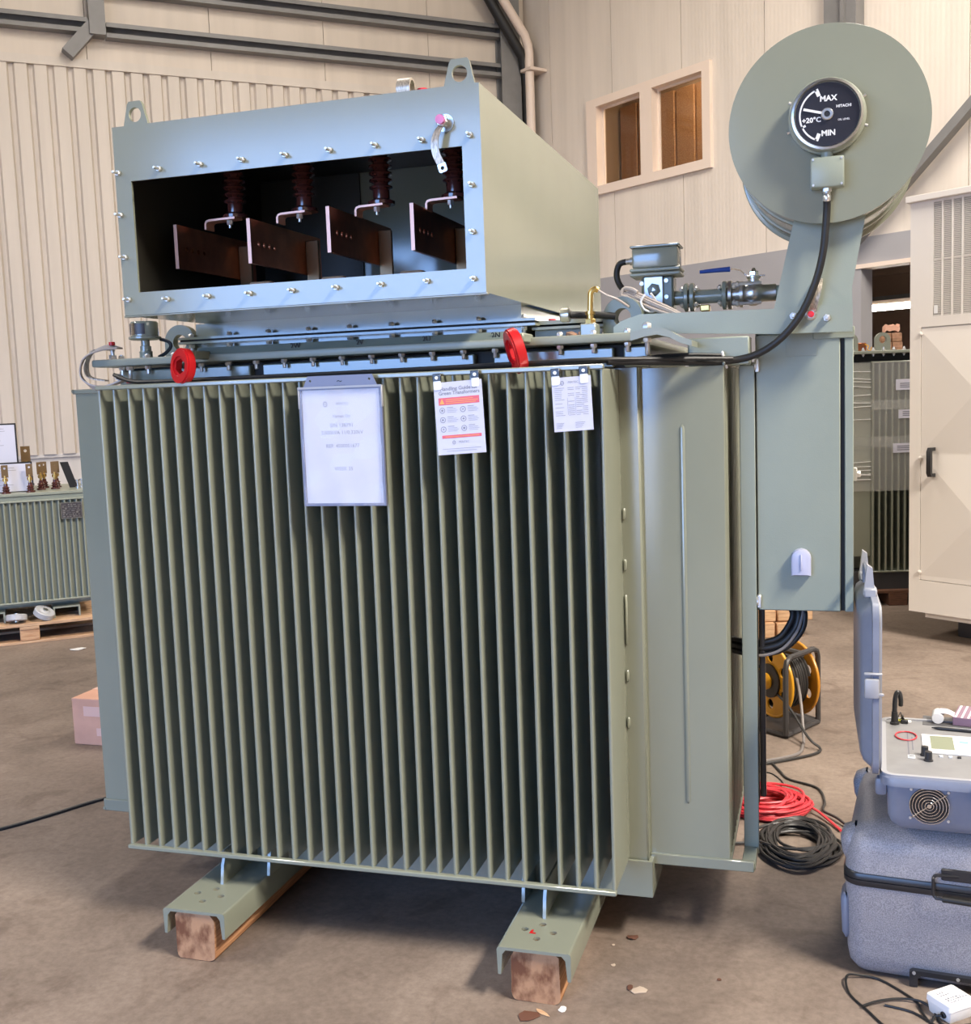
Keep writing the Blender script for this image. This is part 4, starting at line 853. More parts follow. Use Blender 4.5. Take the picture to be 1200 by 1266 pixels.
m = MB(F); m.box(0, w, 0, h, 0, 0.0008); m.build('paper', PAPER, s3)
m = MB(F); emblem(m, w*0.27, h*0.895, 0.0050); m.text('PERITEC', 0.0080, T(w*0.55, h*0.90), ext=0)
random.seed(2)
for k in range(15):
    yy = h*(0.80-0.036*k)
    for a, b in ((0.06, 0.22+random.uniform(-.03, .1)), (0.40, 0.56), (0.60, 0.72+random.uniform(-.05, .1)), (0.76, 0.90)):
        if random.random() < 0.85: m.box(w*a, w*b, yy, yy+0.0011, 0.0011, 0.0012)
for a in (0.38, 0.58): m.box(w*a, w*a+0.0006, h*0.30, h*0.62, 0.0011, 0.0012)
for k in range(4): m.box(w*0.06, w*(0.26-0.02*k), h*(0.15-0.03*k), h*(0.157-0.03*k), 0.0011, 0.0012); m.box(w*0.55, w*(0.80-0.03*k), h*(0.15-0.03*k), h*(0.157-0.03*k), 0.0011, 0.0012)
stuff(m.build('printed_text', INKL, s3, smooth=0))
clips(s3, F, w, h)
# ------------------------------------------------------------------ grey transit chest and test set
def rbox(q, x0, x1, y0, y1, lev, r, n=5):
    """rounded tub: lev = [(z, inset)]"""
    q.rings([[(x, y, z) for x, y in rrect(x0+i, y0+i, x1-i, y1-i, max(r-i*0.5, 0.004), n)] for z, i in lev]); return q
CF = Matrix.Translation((2.228, 0.172, 0)) @ Matrix.Rotation(R(-6), 4, 'Z')
ch = thing('transit_chest', 'large speckled grey plastic transit chest with black seam band on the floor', 'chest', CF @ V((0.42, 0.3, 0)), R(-6))
m = MB(CF); rbox(m, 0, 0.86, 0, 0.57, [(0.0, 0.05), (0.012, 0.028), (0.035, 0.012), (0.07, 0.006), (0.276, 0.0)], 0.05); m.build('chest_body', CHEST, ch)
m = MB(CF); rbox(m, -0.004, 0.864, -0.004, 0.574, [(0.274, 0.002), (0.277, 0), (0.290, 0), (0.292, 0.003), (0.294, 0), (0.309, 0), (0.312, 0.002)], 0.05); m.build('seam_band', BLACKP, ch)
m = MB(CF); rbox(m, 0, 0.86, 0, 0.57, [(0.311, 0.0), (0.372, 0.004), (0.400, 0.010), (0.422, 0.022), (0.438, 0.042), (0.446, 0.075), (0.449, 0.12)], 0.055); m.build('chest_lid', CHEST, ch)
for y, z in ((0.03, 0.33), (0.50, 0.33)):
    m = MB(CF); rbox(m, -0.014, 0.07, y, y+0.09, [(z, 0.012), (z+0.02, 0.004), (z+0.06, 0.0), (z+0.085, 0.008), (z+0.10, 0.03)], 0.03, 4); m.build('lid_corner', CHEST, ch)
m = MB(CF); rbox(m, -0.012, 0.02, 0.02, 0.12, [(0.10, 0.012), (0.115, 0.004), (0.22, 0.0), (0.235, 0.008)], 0.014, 3); m.build('side_rib', CASEB, ch)
m = MB(CF); m.tube([(0.30, -0.003, 0.338), (0.245, -0.012, 0.338), (0.236, -0.016, 0.332), (0.235, -0.020, 0.325), (0.236, -0.022, 0.288), (0.242, -0.024, 0.280), (0.252, -0.025, 0.278), (0.40, -0.025, 0.274), (0.409, -0.022, 0.28), (0.411, -0.018, 0.325), (0.405, -0.010, 0.336), (0.36, -0.003, 0.338)], 0.0045, 8, 4); hd = m.build('carry_handle', BLACKP, ch)
m = MB(CF); m.tube([(0.258, -0.025, 0.278), (0.392, -0.025, 0.2745)], 0.0085, 12); m.build('handle_grip', BLACK, ch)
m = MB(CF); m.box(0.255, 0.39, -0.006, 0.001, 0.322, 0.356, 0.003); m.build('handle_plate', BLACKP, ch)
m = MB(CF); m.prism([[(0.175, 0.002), (0.175, 0.044), (0.183, 0.050), (0.60, 0.052), (0.60, 0.040), (0.205, 0.036), (0.197, 0.026), (0.197, 0.004)]], -0.006, 0.012, 'y'); m.build('foot_bracket', BLACKP, ch)
for x in (0.187, 0.30, 0.42):
    m = MB(CF); m.lathe([(0.005, 0), (0.0045, 0.003), (0.002, 0.003), (0.002, 0.001)], (x, -0.006, 0.043), (0, -1, 0), 12); m.build('bracket_screw', BOLT, ch)
TZ = 0.4495
TFm = Matrix.Translation((2.320, 0.112, 0)) @ Matrix.Rotation(R(-3), 4, 'Z')
LDm = Matrix.Translation((2.3245, 0.112, 0)) @ Matrix.Rotation(R(0.5), 4, 'Z')
ts = thing('test_set', 'blue-grey electrical test set in an open hard case on the transit chest', 'test instrument', TFm @ V((0.27, 0.3, TZ)), R(-3))
m = MB(TFm); rbox(m, 0, 0.56, 0, 0.56, [(TZ, 0.07), (TZ+0.008, 0.048), (TZ+0.025, 0.030), (TZ+0.045, 0.022), (0.585, 0.017), (0.590, 0.0), (0.612, 0.0), (0.616, 0.003)], 0.04); m.build('case_base', CASEB, ts)
m = MB(TFm); m.prism([rrect(0.004, 0.004, 0.556, 0.556, 0.036), rrect(0.018, 0.018, 0.542, 0.542, 0.026)], 0.610, 0.622, 'z'); m.build('case_rim', CASEG, ts)
m = MB(TFm); m.prism([rrect(0.018, 0.018, 0.542, 0.542, 0.026)], 0.6085, 0.6175, 'z'); m.build('control_panel', CASEL, ts)
m = MB(TFm); m.box(-0.012, 0.02, 0.03, 0.07, 0.55, 0.60, 0.01, 2); m.box(-0.012, 0.02, 0.46, 0.50, 0.55, 0.60, 0.01, 2); m.build('hinge', CASEB, ts)
m = MB(LDm)   # lid standing on the left edge: a shallow tub open to the right
LR = [rrect(0.010, 0.62, 0.55, 1.083, 0.04), rrect(0.0, 0.61, 0.56, 1.093, 0.045), rrect(0.0, 0.61, 0.56, 1.093, 0.045), rrect(0.015, 0.625, 0.545, 1.078, 0.04), rrect(0.03, 0.64, 0.53, 1.063, 0.035), rrect(0.05, 0.66, 0.51, 1.043, 0.03)]
m.rings([[(x, y, z) for y, z in L] for x, L in zip((-0.004, -0.006, -0.022, -0.024, -0.044, -0.052), LR)]); m.build('case_lid', CASEB, ts)
m = MB(LDm); m.prism([rrect(0.012, 0.622, 0.548, 1.081, 0.04), rrect(0.03, 0.64, 0.53, 1.063, 0.03)], -0.005, 0.002, 'x'); m.build('lid_seal', CASEG, ts)
m = MB(LDm); m.box(-0.044, -0.006, -0.014, 0.003, 0.835, 0.890, 0.006, 2); m.box(-0.010, 0.006, -0.010, 0.0, 0.842, 0.850, 0.002); m.box(-0.045, 0.002, -0.012, 0.0, 0.900, 0.906, 0.002); m.build('lid_latch', CASEG, ts)
for y in (0.12, 0.40):
    m = MB(LDm); m.box(-0.040, -0.004, y, y+0.05, 1.087, 1.115, 0.005); m.prism([[(-0.038, 1.110), (-0.010, 1.100), (-0.016, 1.170), (-0.030, 1.180)]], y+0.01, y+0.04, 'y', ); m.build('lid_latch', CASEG, ts)
m = MB(LDm); m.tube([(-0.025, 0.20, 1.09), (-0.025, 0.21, 1.135), (-0.025, 0.24, 1.15), (-0.025, 0.33, 1.15), (-0.025, 0.36, 1.135), (-0.025, 0.37, 1.09)], 0.008, 8, 4); m.build('lid_handle', CASEB, ts)
fx, fz, fy = 0.127, 0.540, 0.0135
m = MB(TFm); m.lathe([(0.050, 0), (0.050, 0.003)], (fx, fy+0.006, fz), (0, -1, 0), 32); fan = m.build('fan_recess', BLACKP, ts)
m = MB(TFm)
for r in (0.011, 0.019, 0.027, 0.035, 0.043, 0.050): m.tube([(fx+r*cos(2*pi*i/28), fy-0.005, fz+r*sin(2*pi*i/28)) for i in range(28)], 0.0013, 6, closed=True)
m.tube([(fx-0.044, fy-0.004, fz-0.034), (fx+0.044, fy-0.004, fz+0.036)], 0.0016, 6); m.lathe([(0.006, 0), (0.006, 0.002)], (fx, fy-0.004, fz), (0, -1, 0), 14)
stuff(m.build('fan_guard', CHROME, ts))
for dx, dz in ((-0.048, -0.038), (0.048, 0.040), (-0.046, 0.042), (0.048, -0.040)):
    m = MB(TFm); m.lathe([(0.0035, 0), (0.0035, 0.006)], (fx+dx, fy+0.004, fz+dz), (0, -1, 0), 10); m.build('guard_screw', BOLT, ts)
m = MB(TFm); m.box(0.235, 0.33, -0.012, 0.02, 0.55, 0.612, 0.004); m.build('case_latch', CASEG, ts)
PZt = 0.6176
def pbox(nm, mt, x0, x1, y0, y1, h=0.002, bev=0.0005, lb=None):
    q = MB(TFm); q.box(x0, x1, y0, y1, PZt, PZt+h, bev); o = q.build(nm, mt, ts)
    if lb: lab(o, lb)
    return o
pbox('display_frame', WHITE, 0.118, 0.30, 0.225, 0.40, 0.003, 0.001)
q = MB(TFm); q.box(0.142, 0.205, 0.262, 0.385, PZt+0.003, PZt+0.0036); q.build('lcd_screen', LCD, ts)
q = MB(TFm); q.box(0.222, 0.245, 0.335, 0.345, PZt+0.003, PZt+0.0036); lab(q.build('display_mark', mat('teal_mark', (0.10, 0.55, 0.42), 0.5), ts), 'teal stripe beside the screen')
for x, y in ((0.122, 0.205), (0.130, 0.160)):
    q = MB(TFm); q.lathe([(0.013, 0), (0.013, 0.003), (0.0105, 0.004), (0.010, 0.026), (0.009, 0.027)], (x, y, PZt), (0, 0, 1), 20); q.build('knob', BLACKP, ts)
pbox('socket', WHITE, 0.076, 0.096, 0.168, 0.196, 0.002); pbox('socket_slot', BLACKP, 0.079, 0.094, 0.180, 0.187, 0.0024)
for x in (0.165, 0.190, 0.213): pbox('push_button', WHITE if x < 0.2 else BLACKP, x-0.005, x+0.005, 0.196, 0.208, 0.004)
pbox('panel_label', WHITE, 0.080, 0.094, 0.52, 0.56, 0.001)
q = MB(TFm); q.lathe([(0.015, 0), (0.015, 0.002)], (0.070, 0.535, PZt), (0, 0, 1), 24); lab(q.build('earth_mark', mat('yellow_mark', (0.75, 0.75, 0.05), 0.5), ts), 'yellow round sticker')
for k in range(2):
    q = MB(TFm); q.box(0.078+k*0.012, 0.081+k*0.012, 0.19+k*0.06, 0.42-k*0.05, PZt, PZt+0.0006); q.build('panel_print', INK, ts)
q = MB(TFm); q.tube([(0.075+0.030*cos(2*pi*i/24), 0.37+0.042*sin(2*pi*i/24), PZt+0.003) for i in range(24)], 0.0022, 6, closed=True); lab(q.build('ring_mark', CABLER, ts), 'thin red ring on the panel')
q = MB(TFm @ Matrix.Translation((0.032, 0, 0))); q.lathe([(0.014, 0), (0.014, 0.006), (0.011, 0.008), (0.009, 0.04)], (0.012, 0.495, PZt), (0, 0, 1), 16); q.tube([(0.012, 0.495, PZt+0.035), (0.013, 0.495, PZt+0.075), (0.018, 0.50, PZt+0.098), (0.026, 0.505, PZt+0.097), (0.030, 0.51, PZt+0.075), (0.030, 0.52, PZt+0.055)], 0.0075, 10, 5); q.build('plug', BLACKP, ts)
q = MB(TFm @ Matrix.Translation((0.032, 0, 0))); q.box(0.030, 0.052, 0.500, 0.512, PZt, PZt+0.012, 0.002); q.box(0.034, 0.039, 0.512, 0.53, PZt, PZt+0.022, 0.001); q.build('rocker_switch', BLACKP, ts)
q = MB(TFm @ Matrix.Translation((0.032, 0, 0))); random.seed(4)
q.tube([(0.005, 0.52, PZt+0.02), (-0.015, 0.56, PZt+0.035), (-0.03, 0.60, PZt+0.01), (-0.012, 0.64, PZt+0.004), (0.0, 0.60, PZt+0.02), (-0.03, 0.57, PZt+0.004), (-0.01, 0.53, PZt+0.004)] and [(0.022, 0.50, PZt+0.02), (0.030, 0.525, PZt+0.03), (0.034, 0.535, PZt+0.006), (0.042, 0.52, PZt+0.004), (0.036, 0.51, PZt+0.02), (0.028, 0.53, PZt+0.004)], 0.0016, 6, 4); q.build('thin_lead', CABLEK, ts)
# loose things lying on the test set panel
def onpanel(nm, label, cat, mt, x0, x1, y0, y1, h, rz=0, zoff=0.0, bev=0.001):
    o = thing(nm, label, cat, TFm @ V(((x0+x1)/2, (y0+y1)/2, PZt+zoff)), R(-6)+rz)
    F = WM[o.name]; q = MB(F); q.box(-(x1-x0)/2, (x1-x0)/2, -(y1-y0)/2, (y1-y0)/2, 0, h, bev); q.build('body', mt, o); return o
onpanel('dark_folder', 'dark grey card lying on the test set panel under the paper roll', 'card', mat('dark_card', (0.10, 0.10, 0.105), 0.5), 0.128, 0.30, 0.50, 0.60, 0.0015)
pr_ = thing('paper_roll', 'small white printer paper roll with a curling strip on the test set panel', 'paper roll', TFm @ V((0.172, 0.545, PZt+0.0017)), R(-6))
F = WM[pr_.name]; q = MB(F); q.lathe([(0.0165, 0), (0.0175, 0.002), (0.0175, 0.056), (0.0165, 0.058), (0.006, 0.058), (0.006, 0.055)], (0, -0.029, 0.0178), (0, 1, 0), 24); q.build('roll', WHITEP, pr_)
q = MB(F); q.ribbon(spline([(0.006, 0, 0.0355), (0.03, 0, 0.034), (0.055, 0, 0.022), (0.08, 0, 0.012), (0.11, 0, 0.010)], 6), 0.054, 0.0006, (0, 1, 0)); q.build('strip', PAPER, pr_)
bk = onpanel('notebook', 'purple striped notebook at the right edge of the test set panel', 'notebook', mat('mauve_cover', (0.26, 0.16, 0.22), 0.5), 0.225, 0.345, 0.50, 0.64, 0.026, R(-8), 0.002)
for k in range(3):
    q = MB(WM[bk.name]); q.box(-0.055+k*0.018, -0.049+k*0.018, -0.068, 0.068, 0.0262, 0.0268); q.build('cover_stripe', WHITEP, bk)
pn = thing('pen', 'black pen lying behind the display of the test set', 'pen', TFm @ V((0.20, 0.458, PZt)), R(-10))
q = MB(WM[pn.name]); q.lathe([(0.0012, 0), (0.004, 0.014), (0.0048, 0.02), (0.0048, 0.13), (0.0035, 0.134)], (-0.05, 0, 0.005), (1, 0, 0), 12); q.build('barrel', BLACKP, pn)
q = MB(WM[pn.name]); q.box(0.03, 0.078, -0.0015, 0.0015, 0.0098, 0.0115, 0.0005); q.build('pocket_clip', ZINC, pn)

# ------------------------------------------------------------------ white junction box with its lead
WF = Matrix.Translation((2.496, 0.032, 0)) @ Matrix.Rotation(R(40), 4, 'Z')
wb = thing('junction_box', 'small white junction box with handwritten lines on its lid lying before the chest', 'junction box', WF @ V((0, 0, 0)), R(40))
m = MB(WF); rbox(m, -0.045, 0.045, -0.040, 0.040, [(0.0, 0.006), (0.003, 0.004), (0.034, 0.0)], 0.006, 3); m.build('box_base', WHITEP, wb)
m = MB(WF); rbox(m, -0.047, 0.047, -0.042, 0.042, [(0.034, 0.0), (0.050, 0.001), (0.053, 0.004)], 0.007, 3); m.build('box_lid', WHITEP, wb)
m = MB(WF); random.seed(8)
for k, (y, n) in enumerate(((0.018, 4), (0.006, 4), (-0.010, 6), (-0.019, 8), (-0.028, 5))):
    x = -0.030
    for j in range(n):
        m.tube([(x+random.uniform(0, .006), y+random.uniform(-.003, .003), 0.0536) for _ in range(4)], 0.0008, 4); x += 0.0085
stuff(m.build('handwriting', INK, wb))
m = MB(WF); m.lathe([(0.008, 0), (0.009, 0.003), (0.009, 0.008), (0.006, 0.011)], (-0.038, -0.018, 0.018), (-1, 0, 0), 16); m.build('grommet', BLACK, wb)
gp = WF @ V((-0.05, -0.018, 0.018))
m = MB(); z = 0.0036
m.tube([gp, (2.452, -0.012, 0.012), (2.440, -0.03, z), (2.420, 0.03, z), (2.409, 0.073, z), (2.33, 0.158, z), (2.277, 0.166, z+0.004), (2.235, 0.140, z+0.012), (2.240, 0.068, z), (2.284, -0.008, z), (2.330, -0.08, z), (2.40, -0.13, z)], 0.0034, 8, 7)
m.tube([(2.272, 0.0, z+0.007), (2.313, 0.034, z+0.007), (2.367, 0.064, z+0.004), (2.42, 0.060, z+0.007), (2.452, 0.035, z), (2.470, -0.03, z), (2.53, -0.02, z), (2.60, 0.02, z)], 0.0034, 8, 7)
m.tube([(2.33, 0.03, z), (2.40, 0.01, z), (2.45, -0.04, z), (2.49, -0.075, z), (2.56, -0.05, z)], 0.0034, 8, 7)
tag(m.build('power_lead', BLACK, loc=(2.35, 0.05, 0)), 'thin black lead looping on the floor from the white junction box', 'cable')

# ------------------------------------------------------------------ cable reel and floor cables
rl = thing('cable_reel', 'yellow cable reel with dark tube frame on the floor behind the transformer', 'cable reel', (2.02, 2.62, 0))
ax_ = V((0.80, 0.60, 0)).normalized(); rc = V((1.935, 2.56, 0.222))     # left (near) disc centre, axis to the far disc
def reel_disc(c, mt, rad):
    a = V((0, 0, 1)).cross(ax_).normalized(); F = Matrix((a, V((0, 0, 1)), ax_.cross(V((0, 0, 1))).cross(a) if False else a.cross(V((0, 0, 1))))).transposed().to_4x4(); F.translation = c
    q = MB(F); holes = [circ(rad*0.66*cos(R(30+60*k)), rad*0.66*sin(R(30+60*k)), rad*0.14, 12) for k in range(6)]
    q.prism([circ(0, 0, rad, 40)]+holes, -0.005, 0.005, 'z'); o = q.build('reel_disc', mt, rl)
    q = MB(F); q.tube([(rad*cos(2*pi*i/40), rad*sin(2*pi*i/40), 0) for i in range(40)], 0.008, 8, closed=True); q.build('disc_rim', mt, rl); return F
Fd = reel_disc(rc, YELLOW, 0.180)
reel_disc(rc+ax_*0.15, YDARK, 0.180)
m = MB(); m.cyl(rc+ax_*0.0052, rc+ax_*0.1448, 0.075, 24); m.build('drum', BLACKP, rl)
m = MB(); a = ax_.cross(V((0, 0, 1))).normalized(); b = ax_.cross(a); P = []
for i in range(24*8): t_ = i/24; P.append(rc+ax_*(0.018+0.112*(t_/8))+(a*cos(2*pi*t_)+b*sin(2*pi*t_))*(0.135+0.004*sin(t_*5)))
m.tube(P, 0.0085, 6); 
P = [rc+ax_*(0.022+0.104*(1-i/24/7))+(a*cos(2*pi*i/24)+b*sin(2*pi*i/24))*0.118 for i in range(24*7)]
m.tube(P, 0.009, 6); stuff(m.build('wound_cable', CABLEK, rl))
m = MB(); m.lathe([(0.085, 0), (0.085, 0.012), (0.06, 0.016), (0.045, 0.018)], rc-ax_*0.0055, -ax_, 28); m.build('hub', BLACKP, rl)
m = MB(); m.lathe([(0.040, 0), (0.042, 0.012), (0.03, 0.02)], rc-ax_*0.023, -ax_, 20); m.lathe([(0.012, 0), (0.012, 0.03)], rc-ax_*0.023+V((0, 0, -0.028)), -ax_, 12); m.build('crank_knob', YELLOW, rl)
m = MB()
def loop(p, q_, h):
    d = (q_-p); u = d.normalized(); rr = 0.045; P = [p, p+V((0, 0, h-rr)), p+u*rr*0.3+V((0, 0, h-rr*0.3)), p+u*rr+V((0, 0, h)), q_-u*rr+V((0, 0, h)), q_-u*rr*0.3+V((0, 0, h-rr*0.3)), q_+V((0, 0, h-rr)), q_]
    return P
for p, q_ in ((V((2.012, 2.33, 0.013)), V((2.160, 2.60, 0.013))), (V((1.84, 2.46, 0.013)), V((1.96, 2.80, 0.013)))):
    m.tube(loop(p, q_, 0.375), 0.0135, 8); m.tube([p, q_], 0.0135, 8)
m.tube([V((2.012, 2.33, 0.013)), V((1.84, 2.46, 0.013))], 0.0135, 8); m.tube([V((2.160, 2.60, 0.013)), V((1.96, 2.80, 0.013))], 0.0135, 8)
m.tube([V((2.09, 2.46, 0.385)), V((1.905, 2.62, 0.385))], 0.016, 8)
m.build('tube_frame', FRAMEK, rl)
m = MB(); m.obox((2.012, 2.33, 0.02), (0.148, 0.27, 0), (-0.172, 0.13, 0), (0, 0, 0.004)); m.build('base_plate', FRAMEK, rl)
m = MB(); m.cyl(rc-ax_*0.02, rc+ax_*0.20, 0.012, 12); m.build('axle', FRAMEK, rl)
def floor_cable(name, label, pts, r, mt, sub=7):
    q = MB(); q.tube(pts, r, 8, sub); P = V(pts[0]); return tag(q.build(name, mt, loc=(P.x, P.y, 0)), label, 'cable')
floor_cable('extension_lead', 'dark lead running off the yellow reel and along the floor', [(1.96, 2.52, 0.17), (2.03, 2.36, 0.14), (2.117, 2.20, 0.05), (2.167, 2.18, 0.012), (2.156, 2.12, 0.008), (2.092, 2.05, 0.008), (1.965, 1.948, 0.008), (1.86, 1.89, 0.008)], 0.0062, CABLEK)
floor_cable('grey_cable', 'pale grey cable dropping from the reel to the floor', [(2.035, 2.60, 0.34), (2.075, 2.42, 0.20), (2.092, 2.30, 0.06), (2.092, 2.22, 0.010), (2.067, 2.08, 0.008), (1.947, 1.966, 0.010), (1.86, 1.92, 0.008)], 0.0072, CABLEG)
floor_cable('thin_cable', 'thin dark cable snaking from the reel past the red coil toward the chest', [(1.965, 1.935, 0.006), (2.0, 1.84, 0.006), (2.039, 1.751, 0.006), (2.155, 1.666, 0.006), (2.184, 1.513, 0.006), (2.178, 1.40, 0.012), (2.23, 1.32, 0.016), (2.29, 1.22, 0.006)], 0.0052, CABLEK)
floor_cable('fine_wire', 'fine dark wire lying between the reel and the red coil', [(1.88, 1.86, 0.003), (1.917, 1.831, 0.003), (1.97, 1.81, 0.003), (2.017, 1.70, 0.003), (1.99, 1.63, 0.003), (2.028, 1.565, 0.003), (2.05, 1.53, 0.003)], 0.0028, CABLEK)
floor_cable('loose_cable', 'black cable on the floor at the left, running behind the transformer', [(-1.30, 0.20, 0.006), (-1.031, 0.559, 0.006), (-0.93, 0.728, 0.006), (-0.807, 0.959, 0.006), (-0.6, 1.16, 0.006), (-0.2, 1.36, 0.006)], 0.0075, CABLEK)
def coil(name, label, c, rx, ry, n, r, mt, h, seed, rz=0.0, tail=None):
    random.seed(seed); q = MB(); ca, sa = cos(rz), sin(rz)
    for k in range(n):
        kx, ky = rx*random.uniform(0.55, 1.0), ry*random.uniform(0.55, 1.0); ox, oy = random.uniform(-.12, .12)*rx, random.uniform(-.12, .12)*ry; ph = random.uniform(0, 6.28); z0 = r+h*k/n; tl = random.uniform(-.35, .35); N = 26; P = []
        for i in range(N):
            a = 2*pi*i/N; x = ox+kx*cos(a)*(1+0.06*sin(3*a+ph)); y = oy+ky*sin(a)*(1+0.06*cos(2*a+ph)); P.append((c[0]+x*ca-y*sa, c[1]+x*sa+y*ca, max(r, z0+h*0.35*tl*sin(a+ph))))
        q.tube(P, r, 6, closed=True)
    if tail: q.tube(tail, r, 6, 6)
    return tag(q.build(name, mt, loc=(c[0], c[1], 0)), label, 'cable')
coil('red_cable_coil', 'heap of red cable coiled on the floor beside the transformer', (1.955, 1.40), 0.165, 0.155, 30, 0.0055, CABLER, 0.055, 21, 0.2, [(2.09, 1.42, 0.03), (2.15, 1.38, 0.02), (2.20, 1.30, 0.012), (2.24, 1.22, 0.008)])
coil('black_cable_coil', 'heap of black cable coiled on the floor left of the grey chest', (2.085, 1.045), 0.155, 0.205, 26, 0.0058, CABLEK, 0.035, 33, 0.0, [(2.02, 1.20, 0.03), (1.96, 1.14, 0.02), (1.93, 1.05, 0.01), (1.86, 1.02, 0.008)])
# ------------------------------------------------------------------ carton, scraps
cb = thing('cardboard_box', 'pinkish cardboard box on the floor left of the transformer', 'box', (-1.20, 1.78, 0))
m = MB(); m.box(-1.468, -0.95, 1.605, 1.98, 0.0, 0.240, 0.003); m.build('body', CARD, cb)
m = MB(); m.box(-1.40, -0.96, 1.6035, 1.605, 0.150, 0.200); m.box(-1.33, -0.98, 1.6035, 1.605, 0.05, 0.09); m.build('tape', TAPE, cb)
m = MB(); m.box(-1.468, -0.95, 1.775, 1.815, 0.2395, 0.2405); m.build('tape', TAPE, cb)
def scrap(nm, label, cat, x, y, s, mt, seed, flat=0.15, elong=1.0):
    random.seed(seed); q = MB(Matrix.Translation((x, y, 0)) @ Matrix.Rotation(random.uniform(0, 6), 4, 'Z')); n = 9
    o = [(s*elong*random.uniform(.6, 1.0)*cos(2*pi*i/n), s*random.uniform(.6, 1.0)*sin(2*pi*i/n)) for i in range(n)]
    lo = [(a, b, 0.0005+s*flat*random.uniform(0, .6)) for a, b in o]; hi = [(a, b, z+0.0012) for a, b, z in lo]
    q.rings([lo, hi], False, False)
    for L, z in ((lo, 0.001), (hi, s*flat*0.6+0.002)):
        c = q.bm.verts.new(q.F @ V((0, 0, z))); vs = q.vs(L)
        for i in range(n): q.face([vs[i], vs[(i+1) % n], c])
    return tag(q.build(nm, mt, loc=(x, y, 0)), label, cat, None)
scrap('dry_leaf', 'dark brown dry leaf on the floor in front of the right timber', 'leaf', 1.398, -0.243, 0.030, LEAF, 1, 0.3, 1.3)
scrap('wood_splinter', 'pale wood splinter beside the dark leaf on the floor', 'splinter', 1.432, -0.215, 0.009, WOODP, 2, 0.3, 3.5)
scrap('pale_flake', 'white flake on the floor right of the dark leaf', 'scrap', 1.482, -0.188, 0.014, WHITEP, 3, 0.3, 1.3)
scrap('dry_leaf', 'small curled brown leaf on the floor right of the base channel', 'leaf', 1.607, 0.249, 0.019, LEAF, 4, 0.5, 1.2)
scrap('pale_flake', 'crumbled pale flakes on the floor, largest scrap right of the timber', 'scrap', 1.672, -0.042, 0.024, FLAKE, 5, 0.1, 1.2)
scrap('bark_chip', 'dark chip touching the crumbled pale flakes on the floor', 'scrap', 1.645, -0.036, 0.011, LEAF, 6, 0.5, 1.6)
scrap('pale_flake', 'tiny pale speck nearest the curled brown leaf', 'scrap', 1.556, 0.193, 0.007, FLAKE, 7)
scrap('pale_flake', 'tiny pale speck midway between the curled leaf and the crumbled flakes', 'scrap', 1.578, 0.075, 0.009, FLAKE, 8)
scrap('bark_chip', 'dark chip alone on the floor toward the grey chest', 'scrap', 1.886, 0.063, 0.008, LEAF, 9, 0.5)
scrap('paper_scrap', 'white paper scrap on the floor in front of the left pallet', 'scrap', -2.884, 3.487, 0.045, WHITEP, 10, 0.2, 1.5)

# ------------------------------------------------------------------ left background transformer on its pallet
LF = frame2((-3.5836, 3.5332, 0), (0.765, 0.645, 0)); LZ = math.atan2(0.645, 0.765)
pl = thing('pallet', 'wooden pallet carrying the small green transformer at the left wall', 'pallet', LF @ V((0, 0.4, 0)), LZ)
for k in range(7):
    m = MB(LF); m.box(-1.1, 0.95, -0.08+k*0.165, 0.05+k*0.165, 0.128, 0.152, 0.003); m.build('deck_board', WOODP, pl)
for k in range(3):
    m = MB(LF); m.box(-1.1, 0.95, -0.07+k*0.46, 0.03+k*0.46, 0.0, 0.02, 0.003); m.build('bottom_board', WOODP, pl)
    for x in (-0.9, 0.14, 0.80):
        m = MB(LF); m.box(x, x+0.135, -0.072+k*0.46, 0.04+k*0.46, 0.0205, 0.1035, 0.006); m.build('block', WOODB, pl)
for x in (-0.9, 0.14, 0.80):
    m = MB(LF); m.box(x, x+0.135, -0.078, 1.02, 0.104, 0.1275, 0.003); m.build('stringer_board', WOODP, pl)
lt = thing('small_transformer', 'small finned green transformer with copper bushings on a pallet at the left', 'transformer', LF @ V((0, 0.45, 0.153)), LZ)
m = MB(LF); m.box(-1.15, 0.70, 0.034, 0.80, 0.27, 1.075); m.box(-1.0, 0.66, 0.16, 0.74, 0.235, 0.27); m.build('tank', PAINTL, lt)
fb = MB(); fb.prism([[(-0.006, 0.10), (-0.006, 0.004), (0, 0), (0.006, 0.004), (0.006, 0.10)]], 0.30, 1.035, 'z'); fbm = fb.mesh('fin', PAINTL)
for k in range(42):
    o = bpy.data.objects.new('fin', fbm); COL.objects.link(o); o.parent = lt; o.location = (-1.02+k*0.0415, -0.45, -0.153)
for nm, b, mt in (('top_rail', (-1.05, 0.71, -0.004, 0.11, 1.035, 1.046), PAINTL), ('bottom_rail', (-1.05, 0.71, -0.004, 0.11, 0.288, 0.300), PAINTL), ('cover_plate', (-1.18, 0.73, 0.02, 0.88, 1.078, 1.100), PAINTL)):
    m = MB(LF); m.box(*b, 0.003); m.build(nm, mt, lt)
for x0 in (-0.75, -0.14, 0.38):
    m = MB(LF); x1 = x0+0.19; m.prism([[(x0, 0.153), (x0, 0.236), (x1, 0.236), (x1, 0.153), (x1-0.012, 0.153), (x1-0.012, 0.224), (x0+0.012, 0.224), (x0+0.012, 0.153)]], 0.02, 0.80, 'y'); m.build('base_channel', PAINTL, lt)
m = MB(LF); m.box(0.485, 0.635, -0.012, -0.005, 0.895, 1.015, 0.002); np_ = m.build('nameplate', PLATEK, lt)
m = MB(LF); random.seed(12)
